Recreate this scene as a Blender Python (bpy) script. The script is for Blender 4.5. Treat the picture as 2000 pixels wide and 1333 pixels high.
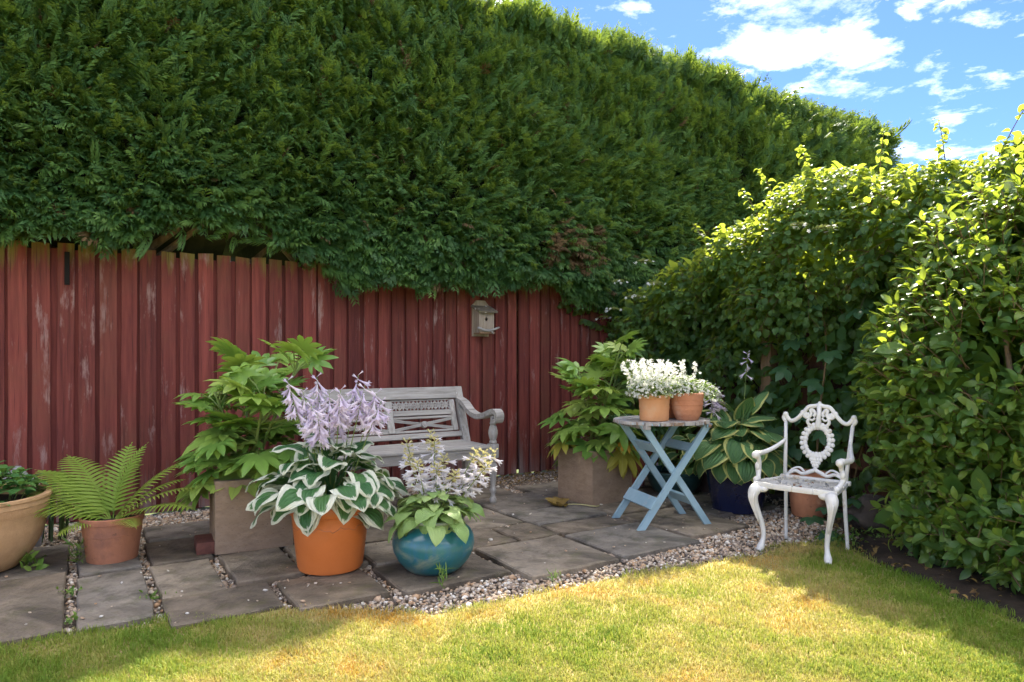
import bpy, bmesh, math, random
import numpy as np
from mathutils import Vector, Matrix
from math import pi, sin, cos, radians
random.seed(7); RNG = np.random.default_rng(11)
scene = bpy.context.scene
COL = scene.collection
for o in list(bpy.data.objects): bpy.data.objects.remove(o)

# ------------------------------------------------------------------ camera
H = 1.10
cam = bpy.data.cameras.new('camera'); cam_o = bpy.data.objects.new('camera', cam); COL.objects.link(cam_o)
cam_o.location = (0, 0, H); cam_o.rotation_euler = (pi/2, 0, 0)
cam.sensor_width = 36; cam.lens = 24; cam.shift_y = 33.5/2000; cam.clip_start = .05; cam.clip_end = 1000
scene.camera = cam_o
cy = scene.cycles; cy.use_adaptive_sampling = True; cy.adaptive_threshold = .018; cy.use_denoising = True; cy.denoising_input_passes = 'RGB_ALBEDO_NORMAL'; cy.denoising_prefilter = 'ACCURATE'; cy.max_bounces = 6; cy.diffuse_bounces = 3; cy.glossy_bounces = 2; cy.transmission_bounces = 4; cy.transparent_max_bounces = 4; cy.caustics_reflective = False; cy.caustics_refractive = False
# ------------------------------------------------------------------ light, sky, exposure
SUN_H = Vector((.24, .888, 1.0)).normalized()            # direction towards the sun
sun = bpy.data.lights.new('sun', 'SUN'); sun.energy = 3.1; sun.angle = radians(.55); sun.color = (1, .93, .80)
sun_o = bpy.data.objects.new('sun', sun); COL.objects.link(sun_o)
sun_o.rotation_euler = SUN_H.to_track_quat('Z', 'Y').to_euler(); sun_o.location = (1, 8, 12)
vs = scene.view_settings; vs.view_transform = 'Standard'; vs.look = 'None'; vs.gamma = 1; vs.exposure = 2.36
world = bpy.data.worlds.new('World'); scene.world = world; world.use_nodes = True
class NT:
    def __init__(s, tree): s.t = tree; s.t.nodes.clear()
    def n(s, typ, **kw):
        nd = s.t.nodes.new(typ)
        for k, v in kw.items():
            if k.startswith('i_'):
                key = k[2:]; key = int(key) if key.isdigit() else key
                nd.inputs[key].default_value = v
            else: setattr(nd, k, v)
        return nd
    def l(s, a, b): s.t.links.new(a, b)
    def math(s, op, a, b=0.0, c=None, clamp=False):
        nd = s.n('ShaderNodeMath', operation=op, use_clamp=clamp)
        for i, x in enumerate((a, b) if c is None else (a, b, c)):
            if isinstance(x, (int, float)): nd.inputs[i].default_value = x
            else: s.l(x, nd.inputs[i])
        return nd.outputs[0]
    def mix(s, f, a, b, blend='MIX'):
        nd = s.n('ShaderNodeMix', data_type='RGBA', blend_type=blend)
        for i, x in ((0, f), (6, a), (7, b)):
            if isinstance(x, (int, float)): nd.inputs[i].default_value = x
            elif isinstance(x, tuple): nd.inputs[i].default_value = (*x[:3], 1)
            else: s.l(x, nd.inputs[i])
        return nd.outputs[2]
    def ramp(s, f, stops, interp='LINEAR'):
        nd = s.n('ShaderNodeValToRGB'); cr = nd.color_ramp; cr.interpolation = interp
        while len(cr.elements) < len(stops): cr.elements.new(.5)
        for e, (p, c) in zip(cr.elements, stops):
            e.position = p; e.color = (*c, 1) if isinstance(c, tuple) else (c, c, c, 1)
        s.l(f, nd.inputs[0]); return nd.outputs[0]
    def noise(s, vec, scale, detail=4, rough=.55, dist=0):
        nd = s.n('ShaderNodeTexNoise', i_Scale=scale, i_Detail=detail, i_Roughness=rough, i_Distortion=dist)
        if vec is not None: s.l(vec, nd.inputs['Vector'])
        return nd.outputs[0]
    def mapping(s, vec, scale=(1, 1, 1), loc=(0, 0, 0)):
        nd = s.n('ShaderNodeMapping'); nd.inputs['Scale'].default_value = scale; nd.inputs['Location'].default_value = loc
        s.l(vec, nd.inputs[0]); return nd.outputs[0]

w = NT(world.node_tree)
sky = w.n('ShaderNodeTexSky', sky_type='NISHITA', sun_disc=False, sun_elevation=math.asin(SUN_H.z),
          sun_rotation=math.atan2(SUN_H.x, SUN_H.y), air_density=1.0, dust_density=.15, ozone_density=2.6)
tc = w.n('ShaderNodeTexCoord').outputs['Generated']
sx = w.n('ShaderNodeSeparateXYZ'); w.l(tc, sx.inputs[0])
zc = w.math('ADD', w.math('MAXIMUM', sx.outputs[2], 0.0), .10)
cmb = w.n('ShaderNodeCombineXYZ')
w.l(w.math('DIVIDE', sx.outputs[0], zc), cmb.inputs[0]); w.l(w.math('DIVIDE', sx.outputs[1], zc), cmb.inputs[1])
fb = w.math('ADD', w.math('MULTIPLY', w.noise(w.mapping(cmb.outputs[0], (1, 1, 1), (5.3, 2.2, 0)), 1.5, 3, .5, .2), .62), w.math('MULTIPLY', w.noise(cmb.outputs[0], 6.5, 9, .66, .5), .38))
den = w.math('ADD', w.math('MULTIPLY', w.math('SUBTRACT', fb, .5), 1.9), .5)
yy = w.math('MAXIMUM', sx.outputs[1], .05)
gx = w.math('DIVIDE', sx.outputs[0], yy); gz = w.math('DIVIDE', sx.outputs[2], yy)
# the cumulus seen over the hedge: horizontal slope, vertical slope, half widths, strength
fine = w.math('ADD', w.math('MULTIPLY', w.math('SUBTRACT', w.noise(cmb.outputs[0], 7.0, 10, .66, .12), .5), 1.9), .30)
for (bx, bz, rx, rz, k) in ((.41, .50, .10, .06, .34), (.46, .455, .09, .030, .30), (.345, .455, .045, .045, .28), (.385, .445, .05, .024, .28), (.51, .46, .035, .03, .28),
                           (.475, .395, .075, .018, .30), (.615, .402, .026, .016, .34), (.70, .50, .036, .024, .32), (.59, .515, .03, .010, .22), (.54, .59, .05, .02, .2),
                           (.705, .415, .038, .018, .34), (.625, .357, .048, .016, .34), (.60, .305, .14, .012, .30), (.72, .29, .1, .012, .26), (.17, .52, .03, .02, .3)):
    ax = w.math('DIVIDE', w.math('SUBTRACT', gx, bx), rx); az = w.math('DIVIDE', w.math('SUBTRACT', gz, bz), rz)
    r2 = w.math('ADD', w.math('MULTIPLY', ax, ax), w.math('MULTIPLY', az, az))
    fine = w.math('ADD', fine, w.math('MULTIPLY', w.math('POWER', 2.718, w.math('MULTIPLY', r2, -1.0)), k))
for (bx, bz, rx, rz, k) in ((.66, .38, .36, .18, -.2), (.3, .45, .2, .16, -.2)):    # cloud field thinned where in view; thick cloud outside is kept as fill light
    ax = w.math('DIVIDE', w.math('SUBTRACT', gx, bx), rx); az = w.math('DIVIDE', w.math('SUBTRACT', gz, bz), rz)
    r2 = w.math('ADD', w.math('MULTIPLY', ax, ax), w.math('MULTIPLY', az, az))
    den = w.math('ADD', den, w.math('MULTIPLY', w.math('POWER', 2.718, w.math('MULTIPLY', r2, -1.0)), k))
fm = w.ramp(fine, [(.47, 0.), (.56, .06), (.68, .14), (.9, .2)])
fm = w.math('MULTIPLY', fm, w.math('GREATER_THAN', sx.outputs[1], .3))
cm = w.math('MAXIMUM', w.ramp(den, [(.50, 0.), (.545, .08), (.60, .45), (.68, 1.)]), fm)
shade = w.noise(w.mapping(cmb.outputs[0], (1, 1, 1), (.3, .1, 0)), 3.2, 6, .6)
ccol = w.ramp(shade, [(.35, (13., 13., 13.4)), (.6, (22., 21., 19.6))])  # clouds brighter than this sun would make them, added to lift the shade
skyc = w.mix(1., sky.outputs[0], (.31, .41, .68), 'MULTIPLY')
cm = w.math('MULTIPLY', cm, w.math('GREATER_THAN', sx.outputs[2], 0.))
mx = w.mix(w.math('MULTIPLY', cm, .95), skyc, ccol)
bg = w.n('ShaderNodeBackground', i_Strength=.07); w.l(mx, bg.inputs[0])
wo = w.n('ShaderNodeOutputWorld'); w.l(bg.outputs[0], wo.inputs[0])

# ------------------------------------------------------------------ the garden's own axes: s along the red fence, q out from it
A = radians(32.5); D3 = Vector((cos(A), sin(A), 0)); N3 = Vector((sin(A), -cos(A), 0)); P0 = Vector((0, 6.52, 0))
def SQ(s, q, z=0): return P0 + D3*s + N3*q + Vector((0, 0, z))
def to_sq(x, y):
    dx, dy = x-P0.x, y-P0.y
    return dx*D3.x+dy*D3.y, dx*N3.x+dy*N3.y
ROTF = A
CORNER_S = 1.51
def RF(t, q, z=0):                                          # right-hand fence: t from the corner, q out into the garden
    return SQ(CORNER_S, 0, z) + N3*t - D3*q

# ------------------------------------------------------------------ materials
MATS = {}
def surf(name, c1, c2, scale=6., rough=.75, bump=.15, bscale=40., stretch=(1, 1, 1), spots=None, coord='Object', detail=6, spec=.35, rnd=0., extra=None, metallic=0, coat=0):
    m = bpy.data.materials.new(name); m.use_nodes = True; t = NT(m.node_tree); MATS[name] = m
    tcn = t.n('ShaderNodeTexCoord'); v = tcn.outputs[coord]
    oi = t.n('ShaderNodeObjectInfo')
    vm = t.n('ShaderNodeVectorMath', operation='ADD'); t.l(v, vm.inputs[0])
    cx = t.n('ShaderNodeCombineXYZ'); rr = t.math('MULTIPLY', oi.outputs['Random'], 37.)
    t.l(rr, cx.inputs[0]); t.l(rr, cx.inputs[1]); t.l(rr, cx.inputs[2]); t.l(cx.outputs[0], vm.inputs[1])
    vec = t.mapping(vm.outputs[0], stretch)
    f = t.noise(vec, scale, detail, .62)
    c = t.mix(t.ramp(f, [(.30, 0.), (.70, 1.)]), c1, c2)
    if spots:
        for (sc, lo, hi, col) in spots:
            c = t.mix(t.ramp(t.noise(vec, sc, 5, .65), [(lo, 0.), (hi, 1.)]), c, col)
    if rnd:
        k = t.math('ADD', t.math('MULTIPLY', oi.outputs['Random'], rnd), 1-rnd/2)
        hs = t.n('ShaderNodeHueSaturation'); t.l(c, hs.inputs['Color']); t.l(k, hs.inputs['Value']); c = hs.outputs[0]
    if extra: c = extra(t, c, v, vec)
    b = t.n('ShaderNodeBsdfPrincipled', i_Roughness=rough, i_Metallic=metallic)
    b.inputs['Specular IOR Level'].default_value = spec
    if coat: b.inputs['Coat Weight'].default_value = coat; b.inputs['Coat Roughness'].default_value = .12
    t.l(c, b.inputs['Base Color'])
    if bump:
        bp = t.n('ShaderNodeBump', i_Strength=bump, i_Distance=.01)
        t.l(t.math('ADD', t.noise(vec, bscale, 5, .6), t.math('MULTIPLY', f, .6)), bp.inputs['Height']); t.l(bp.outputs[0], b.inputs['Normal'])
    out = t.n('ShaderNodeOutputMaterial'); t.l(b.outputs[0], out.inputs[0])
    return m
def leafmat(name, stops, trans=.35, tcol=(.30, .42, .04), rough=.42, spec=.5, var='obj', vein=None, edge=None, veins=0.):
    """stops: colour ramp over the leaf's own variation; edge=(colour, where, softness) gives a coloured margin"""
    m = bpy.data.materials.new(name); m.use_nodes = True; t = NT(m.node_tree); MATS[name] = m
    if var == 'obj': r = t.n('ShaderNodeObjectInfo').outputs['Random']
    else: r = t.n('ShaderNodeAttribute', attribute_name='var').outputs['Fac']
    tcn = t.n('ShaderNodeTexCoord')
    nz = t.noise(tcn.outputs['Object'], 14., 3, .6)
    c = t.ramp(t.math('ADD', t.math('MULTIPLY', r, .8), t.math('MULTIPLY', nz, .2)), stops)
    uvn = t.n('ShaderNodeUVMap'); sp = t.n('ShaderNodeSeparateXYZ'); t.l(uvn.outputs[0], sp.inputs[0])
    ed = t.math('ABSOLUTE', t.math('MULTIPLY', t.math('SUBTRACT', sp.outputs[1], .5), 2.))
    if vein: c = t.mix(t.ramp(ed, [(0., .85), (.09, 0.)]), c, vein)
    tc_ = t.mix(.72, c, tcol)
    if edge:
        ecol, pos, soft, amp = edge
        oi = t.n('ShaderNodeObjectInfo')
        mp = t.mapping(uvn.outputs[0], (2.2, 9, 1)); va = t.n('ShaderNodeVectorMath', operation='ADD'); t.l(mp, va.inputs[0])
        cx = t.n('ShaderNodeCombineXYZ'); t.l(t.math('MULTIPLY', oi.outputs['Random'], 31.), cx.inputs[0]); t.l(t.math('MULTIPLY', oi.outputs['Random'], 17.), cx.inputs[1]); t.l(cx.outputs[0], va.inputs[1])
        tip = t.math('MAXIMUM', ed, t.math('MULTIPLY', t.math('SUBTRACT', sp.outputs[0], .62), 2.2))
        ef = t.math('ADD', tip, t.math('MULTIPLY', t.math('SUBTRACT', t.noise(va.outputs[0], 1., 3, .6), .5), amp))
        fac = t.ramp(ef, [(pos, 0.), (pos+soft, 1.)])
        c = t.mix(fac, c, ecol); tc_ = t.mix(fac, tc_, ecol)
    b = t.n('ShaderNodeBsdfPrincipled', i_Roughness=rough); b.inputs['Specular IOR Level'].default_value = spec
    t.l(c, b.inputs['Base Color'])
    if veins:
        bp = t.n('ShaderNodeBump', i_Strength=veins, i_Distance=.004)
        wv = t.math('SINE', t.math('ADD', t.math('MULTIPLY', ed, 24.), t.math('MULTIPLY', sp.outputs[0], -7.)))
        t.l(wv, bp.inputs['Height']); t.l(bp.outputs[0], b.inputs['Normal'])
    tr = t.n('ShaderNodeBsdfTranslucent'); t.l(tc_, tr.inputs[0])
    ms = t.n('ShaderNodeMixShader', i_0=trans); t.l(b.outputs[0], ms.inputs[1]); t.l(tr.outputs[0], ms.inputs[2])
    out = t.n('ShaderNodeOutputMaterial'); t.l(ms.outputs[0], out.inputs[0])
    return m

def algae(t, c, v, vec):                                   # green film on board tops, bare grey wood near the soil, chalky scrapes
    sp = t.n('ShaderNodeSeparateXYZ'); t.l(v, sp.inputs[0])
    n1 = t.noise(vec, 1.6, 4, .6)
    up = t.math('ADD', t.math('MULTIPLY', t.math('SUBTRACT', sp.outputs[2], 1.64), 5.5), t.math('MULTIPLY', t.math('SUBTRACT', n1, .55), 3.6))
    c = t.mix(t.math('MULTIPLY', t.ramp(up, [(.10, 0.), (.9, 1.)]), .9), c, (.21, .19, .04))
    lo = t.math('ADD', t.math('MULTIPLY', t.math('SUBTRACT', .30, sp.outputs[2]), 3.), t.math('MULTIPLY', t.math('SUBTRACT', t.noise(vec, 1.1, 4, .6), .55), 4.))
    c = t.mix(t.math('MULTIPLY', t.ramp(lo, [(.1, 0.), (1., 1.)]), .7), c, (.27, .22, .20))
    wn = t.noise(t.mapping(vec, (.42, .42, 1.6)), 2.2, 7, .72)
    c = t.mix(t.math('MULTIPLY', t.ramp(wn, [(.57, 0.), (.68, 1.)]), .7), c, (.44, .30, .26))
    bn = t.noise(t.mapping(vec, (.05, .05, 1.2), (2, 5, 1)), 1.5, 5, .65)
    c = t.mix(t.math('MULTIPLY', t.ramp(bn, [(.50, 0.), (.68, 1.)]), .55), c, (.17, .062, .035))
    kn = t.n('ShaderNodeTexVoronoi', i_Scale=1.0); t.l(t.mapping(vec, (9, 9, 4.0)), kn.inputs['Vector'])
    c = t.mix(t.math('MULTIPLY', t.ramp(kn.outputs['Distance'], [(.06, 1.), (.24, 0.)]), .8), c, (.045, .011, .009))
    return c
surf('red_board', (.125, .025, .019), (.27, .063, .044), 3.0, .72, .5, 50, (11, 11, .55), rnd=.55, extra=algae)
surf('red_strip', (.10, .021, .017), (.18, .042, .032), 3.2, .8, .3, 60, (14, 14, .9), rnd=.4)
surf('brown_board', (.10, .045, .032), (.17, .075, .05), 3., .8, .35, 50, (12, 12, 1), rnd=.5)
surf('post_wood', (.20, .12, .07), (.34, .22, .13), 3., .8, .4, 50, (12, 12, 1), rnd=.2)
def slabtone(t, c, v, vec):
    n1 = t.noise(v, 2.2, 6, .68, .6); c = t.mix(t.math('MULTIPLY', t.ramp(n1, [(.42, 0.), (.66, 1.)]), .45), c, (.25, .20, .14))
    n2 = t.noise(t.mapping(v, (1, 1, 1), (4, 7, 0)), 1.4, 6, .7, .8); c = t.mix(t.math('MULTIPLY', t.ramp(n2, [(.46, 0.), (.62, 1.)]), .8), c, (.075, .066, .052))
    n3 = t.noise(v, 9., 5, .7); c = t.mix(t.math('MULTIPLY', t.ramp(n3, [(.54, 0.), (.68, 1.)]), .5), c, (.10, .10, .04))
    oi2 = t.n('ShaderNodeObjectInfo'); tone = t.ramp(oi2.outputs['Random'], [(0., (.72, .66, .58)), (.35, (1.12, .98, .80)), (.7, (.82, .84, .86)), (1., (1.2, 1.1, .95))]); c = t.mix(.8, c, tone, 'MULTIPLY')
    n4 = t.noise(v, 55., 4, .7); c = t.mix(t.math('MULTIPLY', t.ramp(n4, [(.60, 0.), (.70, 1.)]), .5), c, (.07, .06, .05))
    return c
surf('slab', (.155, .135, .112), (.335, .295, .24), 4., .85, 1.6, 22, (1, 1, 1), rnd=.35, detail=9, extra=slabtone, coord='Object')
surf('soil', (.035, .024, .016), (.085, .06, .042), 9., .95, .8, 30)
surf('gravel_base', (.10, .08, .06), (.24, .19, .14), 60., .9, .8, 90)
surf('lawn_soil', (.26, .21, .07), (.44, .34, .14), 5., .95, .4, 80)
surf('far_ground', (.09, .13, .03), (.16, .19, .06), 1., .95, .2, 10)
surf('bark', (.14, .095, .065), (.30, .21, .145), 8., .9, .8, 25, (6, 6, 1))
surf('twig', (.16, .10, .05), (.24, .16, .08), 8., .8, .2, 25)
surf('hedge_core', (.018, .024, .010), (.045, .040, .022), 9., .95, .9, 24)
surf('grey_teak', (.275, .255, .225), (.46, .43, .385), 4., .8, .4, 45, (1.2, 12, 12), spots=[(2.5, .56, .72, (.20, .18, .15))], rnd=.15)
surf('grey_teak_up', (.275, .255, .225), (.46, .43, .385), 4., .8, .4, 45, (12, 12, 1.2), spots=[(2.5, .56, .72, (.22, .20, .17)), (9., .6, .66, (.52, .52, .48))], rnd=.15)
surf('blue_paint', (.25, .39, .45), (.35, .49, .55), 5., .6, .18, 40, (1, 1, 1), spots=[(7., .60, .68, (.38, .44, .46)), (16., .68, .72, (.20, .14, .10))], rnd=.12)
surf('worn_top', (.30, .28, .26), (.48, .45, .42), 9., .8, .4, 40, (1, 6, 1), spots=[(6., .52, .60, (.22, .15, .10)), (11., .58, .62, (.25, .42, .52))], rnd=.3)
surf('white_iron', (.62, .60, .55), (.78, .76, .71), 7., .5, .25, 50, spots=[(13., .60, .72, (.50, .40, .28)), (5., .62, .76, (.58, .50, .40))], spec=.5)
surf('terracotta', (.42, .17, .085), (.56, .25, .13), 7., .8, .25, 60, spots=[(4., .58, .72, (.58, .36, .24)), (22., .64, .72, (.20, .09, .05))])
surf('terracotta_old', (.36, .145, .075), (.48, .20, .11), 7., .82, .3, 60, spots=[(4., .55, .70, (.27, .12, .075)), (22., .62, .72, (.14, .07, .045))])
surf('terracotta_pale', (.52, .24, .10), (.62, .30, .14), 6., .75, .2, 60, spots=[(4., .55, .75, (.55, .33, .18))])
surf('orange_plastic', (.57, .15, .03), (.65, .185, .045), 5., .5, .12, 120, spots=[(3., .60, .78, (.60, .18, .05))], spec=.45)
def band(t, c, v, vec):
    sp = t.n('ShaderNodeSeparateXYZ'); t.l(v, sp.inputs[0])
    at = t.math('ARCTAN2', sp.outputs[1], sp.outputs[0])
    z = t.math('MULTIPLY', sp.outputs[2], 520.)
    a1 = t.math('SINE', t.math('ADD', t.math('MULTIPLY', at, 150.), z)); a2 = t.math('SINE', t.math('SUBTRACT', t.math('MULTIPLY', at, 150.), z))
    g = t.math('MULTIPLY', a1, a2)
    inb = t.math('MULTIPLY', t.math('GREATER_THAN', sp.outputs[2], .292), t.math('LESS_THAN', sp.outputs[2], .335))
    return t.mix(t.math('MULTIPLY', inb, t.ramp(g, [(.0, .40), (.45, 0.)])), c, (.30, .15, .06))
surf('sand_planter', (.47, .28, .135), (.57, .35, .18), 30., .7, .15, 140, spots=[(120., .62, .70, (.36, .20, .09))], extra=band)
surf('stone_planter', (.27, .185, .12), (.36, .255, .17), 12., .85, .55, 22, (1, 1, 2), spots=[(70., .60, .72, (.17, .11, .075))])
def glaze(t, c, v, vec):
    n1 = t.noise(t.mapping(v, (3.0, 3.0, 5.5), (3, 1, 2)), 1.3, 6, .66, .8)
    c = t.mix(t.math('MULTIPLY', t.ramp(n1, [(.56, 0.), (.70, 1.)]), .75), c, (.27, .29, .20))
    n2 = t.noise(t.mapping(v, (22, 22, 2.)), 1.5, 5, .6)
    c = t.mix(t.math('MULTIPLY', t.ramp(n2, [(.50, 0.), (.75, 1.)]), .6), c, (.02, .13, .26))
    sp = t.n('ShaderNodeSeparateXYZ'); t.l(v, sp.inputs[0])
    rim = t.math('ADD', sp.outputs[2], t.math('MULTIPLY', n2, .012))
    return t.mix(t.ramp(rim, [(.242, 0.), (.252, 1.)]), c, (.24, .30, .22))
surf('teal_glaze', (.012, .10, .115), (.030, .18, .185), 4., .30, .08, 60, spec=.5, coat=.3, extra=glaze)
surf('navy_glaze', (.006, .009, .032), (.012, .018, .060), 4., .25, .12, 40, spec=.55, coat=.4)
surf('green_glaze', (.02, .06, .06), (.04, .09, .085), 4., .35, .1, 40)
surf('red_plastic', (.25, .07, .05), (.32, .10, .07), 4., .6, .1, 40)
surf('dark_plastic', (.05, .03, .025), (.09, .055, .045), 4., .6, .1, 40)
surf('brick', (.10, .038, .028), (.19, .07, .05), 14., .85, .5, 40, spots=[(8., .58, .7, (.07, .04, .035))])
surf('old_wood', (.30, .235, .165), (.45, .37, .29), 4., .85, .5, 40, (9, 9, 1), spots=[(6., .6, .75, (.18, .16, .09))])
surf('mossy_wood', (.15, .12, .085), (.26, .215, .15), 8., .9, .6, 40, spots=[(14., .62, .655, (.75, .73, .68)), (6., .55, .7, (.16, .16, .06))])
surf('rock', (.035, .027, .022), (.10, .08, .065), 7., .95, .9, 18)
surf('pale_rock', (.20, .19, .19), (.38, .36, .36), 9., .9, .7, 22)
surf('compost', (.02, .014, .010), (.05, .034, .024), 20., .95, .9, 40)
surf('dark_hole', (.008, .006, .005), (.014, .011, .009), 4., .9, 0)

G_ = lambda *a: [(i/(len(a)-1), c) for i, c in enumerate(a)]
leafmat('hedge_leaf', G_((.022, .066, .022), (.042, .115, .032), (.090, .190, .042), (.19, .29, .055)), .34, (.38, .48, .04), .55, .3, 'attr')
leafmat('hedge_brown', G_((.10, .06, .025), (.16, .10, .04)), .15, (.2, .12, .04), .7, .2, 'attr')
leafmat('hydrangea_leaf', G_((.042, .110, .052), (.070, .160, .055), (.14, .23, .05)), .56, (.62, .70, .05), .45, .35, 'attr')
leafmat('hydrangea_leaf_single', G_((.042, .110, .052), (.070, .160, .055), (.14, .23, .05)), .56, (.62, .70, .05), .45, .35, 'obj', vein=(.10, .18, .07))
leafmat('viburnum_leaf', G_((.045, .12, .032), (.080, .175, .040), (.16, .26, .048), (.28, .36, .06)), .46, (.52, .62, .04), .38, .45, 'attr')
leafmat('viburnum_leaf_single', G_((.045, .12, .032), (.080, .175, .040), (.16, .26, .048), (.28, .36, .06)), .46, (.52, .62, .04), .38, .45, 'obj', vein=(.16, .22, .08))
leafmat('maple_leaf', G_((.035, .10, .045), (.06, .15, .055)), .35, (.2, .36, .05), .5, .4, 'obj', vein=(.12, .20, .09))
leafmat('fatsia_leaf', G_((.12, .27, .055), (.21, .38, .07), (.31, .46, .09), (.46, .53, .12)), .30, (.36, .46, .04), .30, .6, 'obj', vein=(.24, .34, .10))
leafmat('fatsia_yellow', G_((.36, .34, .05), (.48, .40, .06)), .35, (.5, .42, .04), .45, .4, 'obj', vein=(.5, .45, .15))
leafmat('fatsia_orange', G_((.52, .28, .03), (.58, .32, .04)), .35, (.6, .35, .04), .5, .4, 'obj')
leafmat('dead_leaf', G_((.12, .065, .03), (.30, .20, .05), (.42, .32, .06)), .1, (.4, .3, .06), .7, .3, 'attr')
leafmat('hosta_white_edge', G_((.030, .115, .040), (.05, .155, .045), (.08, .19, .05)), .28, (.25, .42, .06), .42, .45, 'obj', edge=((.74, .75, .58), .50, .10, .85), veins=.5)
leafmat('hosta_yellow_edge', G_((.095, .21, .08), (.135, .28, .095), (.17, .33, .11)), .28, (.25, .42, .06), .45, .45, 'obj', edge=((.68, .68, .22), .74, .08, .5), veins=.8)
leafmat('hosta_lime', G_((.20, .35, .10), (.32, .46, .14), (.47, .58, .22)), .30, (.40, .5, .08), .38, .5, 'obj', veins=.4)
leafmat('fern_leaf', G_((.18, .30, .04), (.27, .37, .055), (.36, .41, .08)), .38, (.42, .5, .05), .55, .3, 'obj')
leafmat('mint_leaf', G_((.04, .13, .035), (.07, .19, .045), (.12, .25, .05)), .28, (.25, .42, .05), .45, .45, 'obj', vein=(.10, .20, .07))
leafmat('strap_leaf', G_((.05, .10, .05), (.10, .16, .06)), .25, (.25, .36, .06), .45, .4, 'obj')
leafmat('stalk_green', G_((.16, .23, .05), (.24, .30, .08)), .15, (.3, .4, .05), .5, .4, 'obj')
leafmat('lilac_petal', G_((.66, .57, .74), (.82, .73, .80), (.92, .84, .85)), .4, (.75, .62, .78), .6, .3, 'obj')
leafmat('white_petal', G_((.74, .70, .72), (.80, .78, .80)), .4, (.85, .8, .85), .6, .3, 'obj')
leafmat('bud', G_((.55, .50, .22), (.65, .58, .32)), .3, (.6, .55, .2), .6, .3, 'obj')
leafmat('white_flower', G_((.74, .74, .66), (.85, .85, .80)), .4, (.85, .85, .75), .6, .2, 'attr')
leafmat('small_leaf', G_((.07, .16, .03), (.13, .24, .04), (.22, .30, .06)), .3, (.3, .42, .04), .5, .4, 'attr')
leafmat('corymb', G_((.20, .24, .06), (.30, .32, .10)), .3, (.3, .35, .08), .7, .2, 'attr')
leafmat('grass_blade', [(0., (.09, .20, .018)), (.28, (.165, .275, .027)), (.5, (.36, .37, .085)), (.72, (.53, .42, .17)), (.88, (.55, .29, .06)), (1., (.50, .22, .035))], .35, (.55, .55, .09), .6, .25, 'attr')
m = leafmat('stone_mix', [(0., (.13, .12, .115)), (.25, (.34, .26, .19)), (.45, (.54, .43, .31)), (.6, (.46, .28, .15)), (.8, (.66, .60, .50)), (1., (.78, .75, .70))], .0, rough=.75, spec=.35, var='attr')

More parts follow.
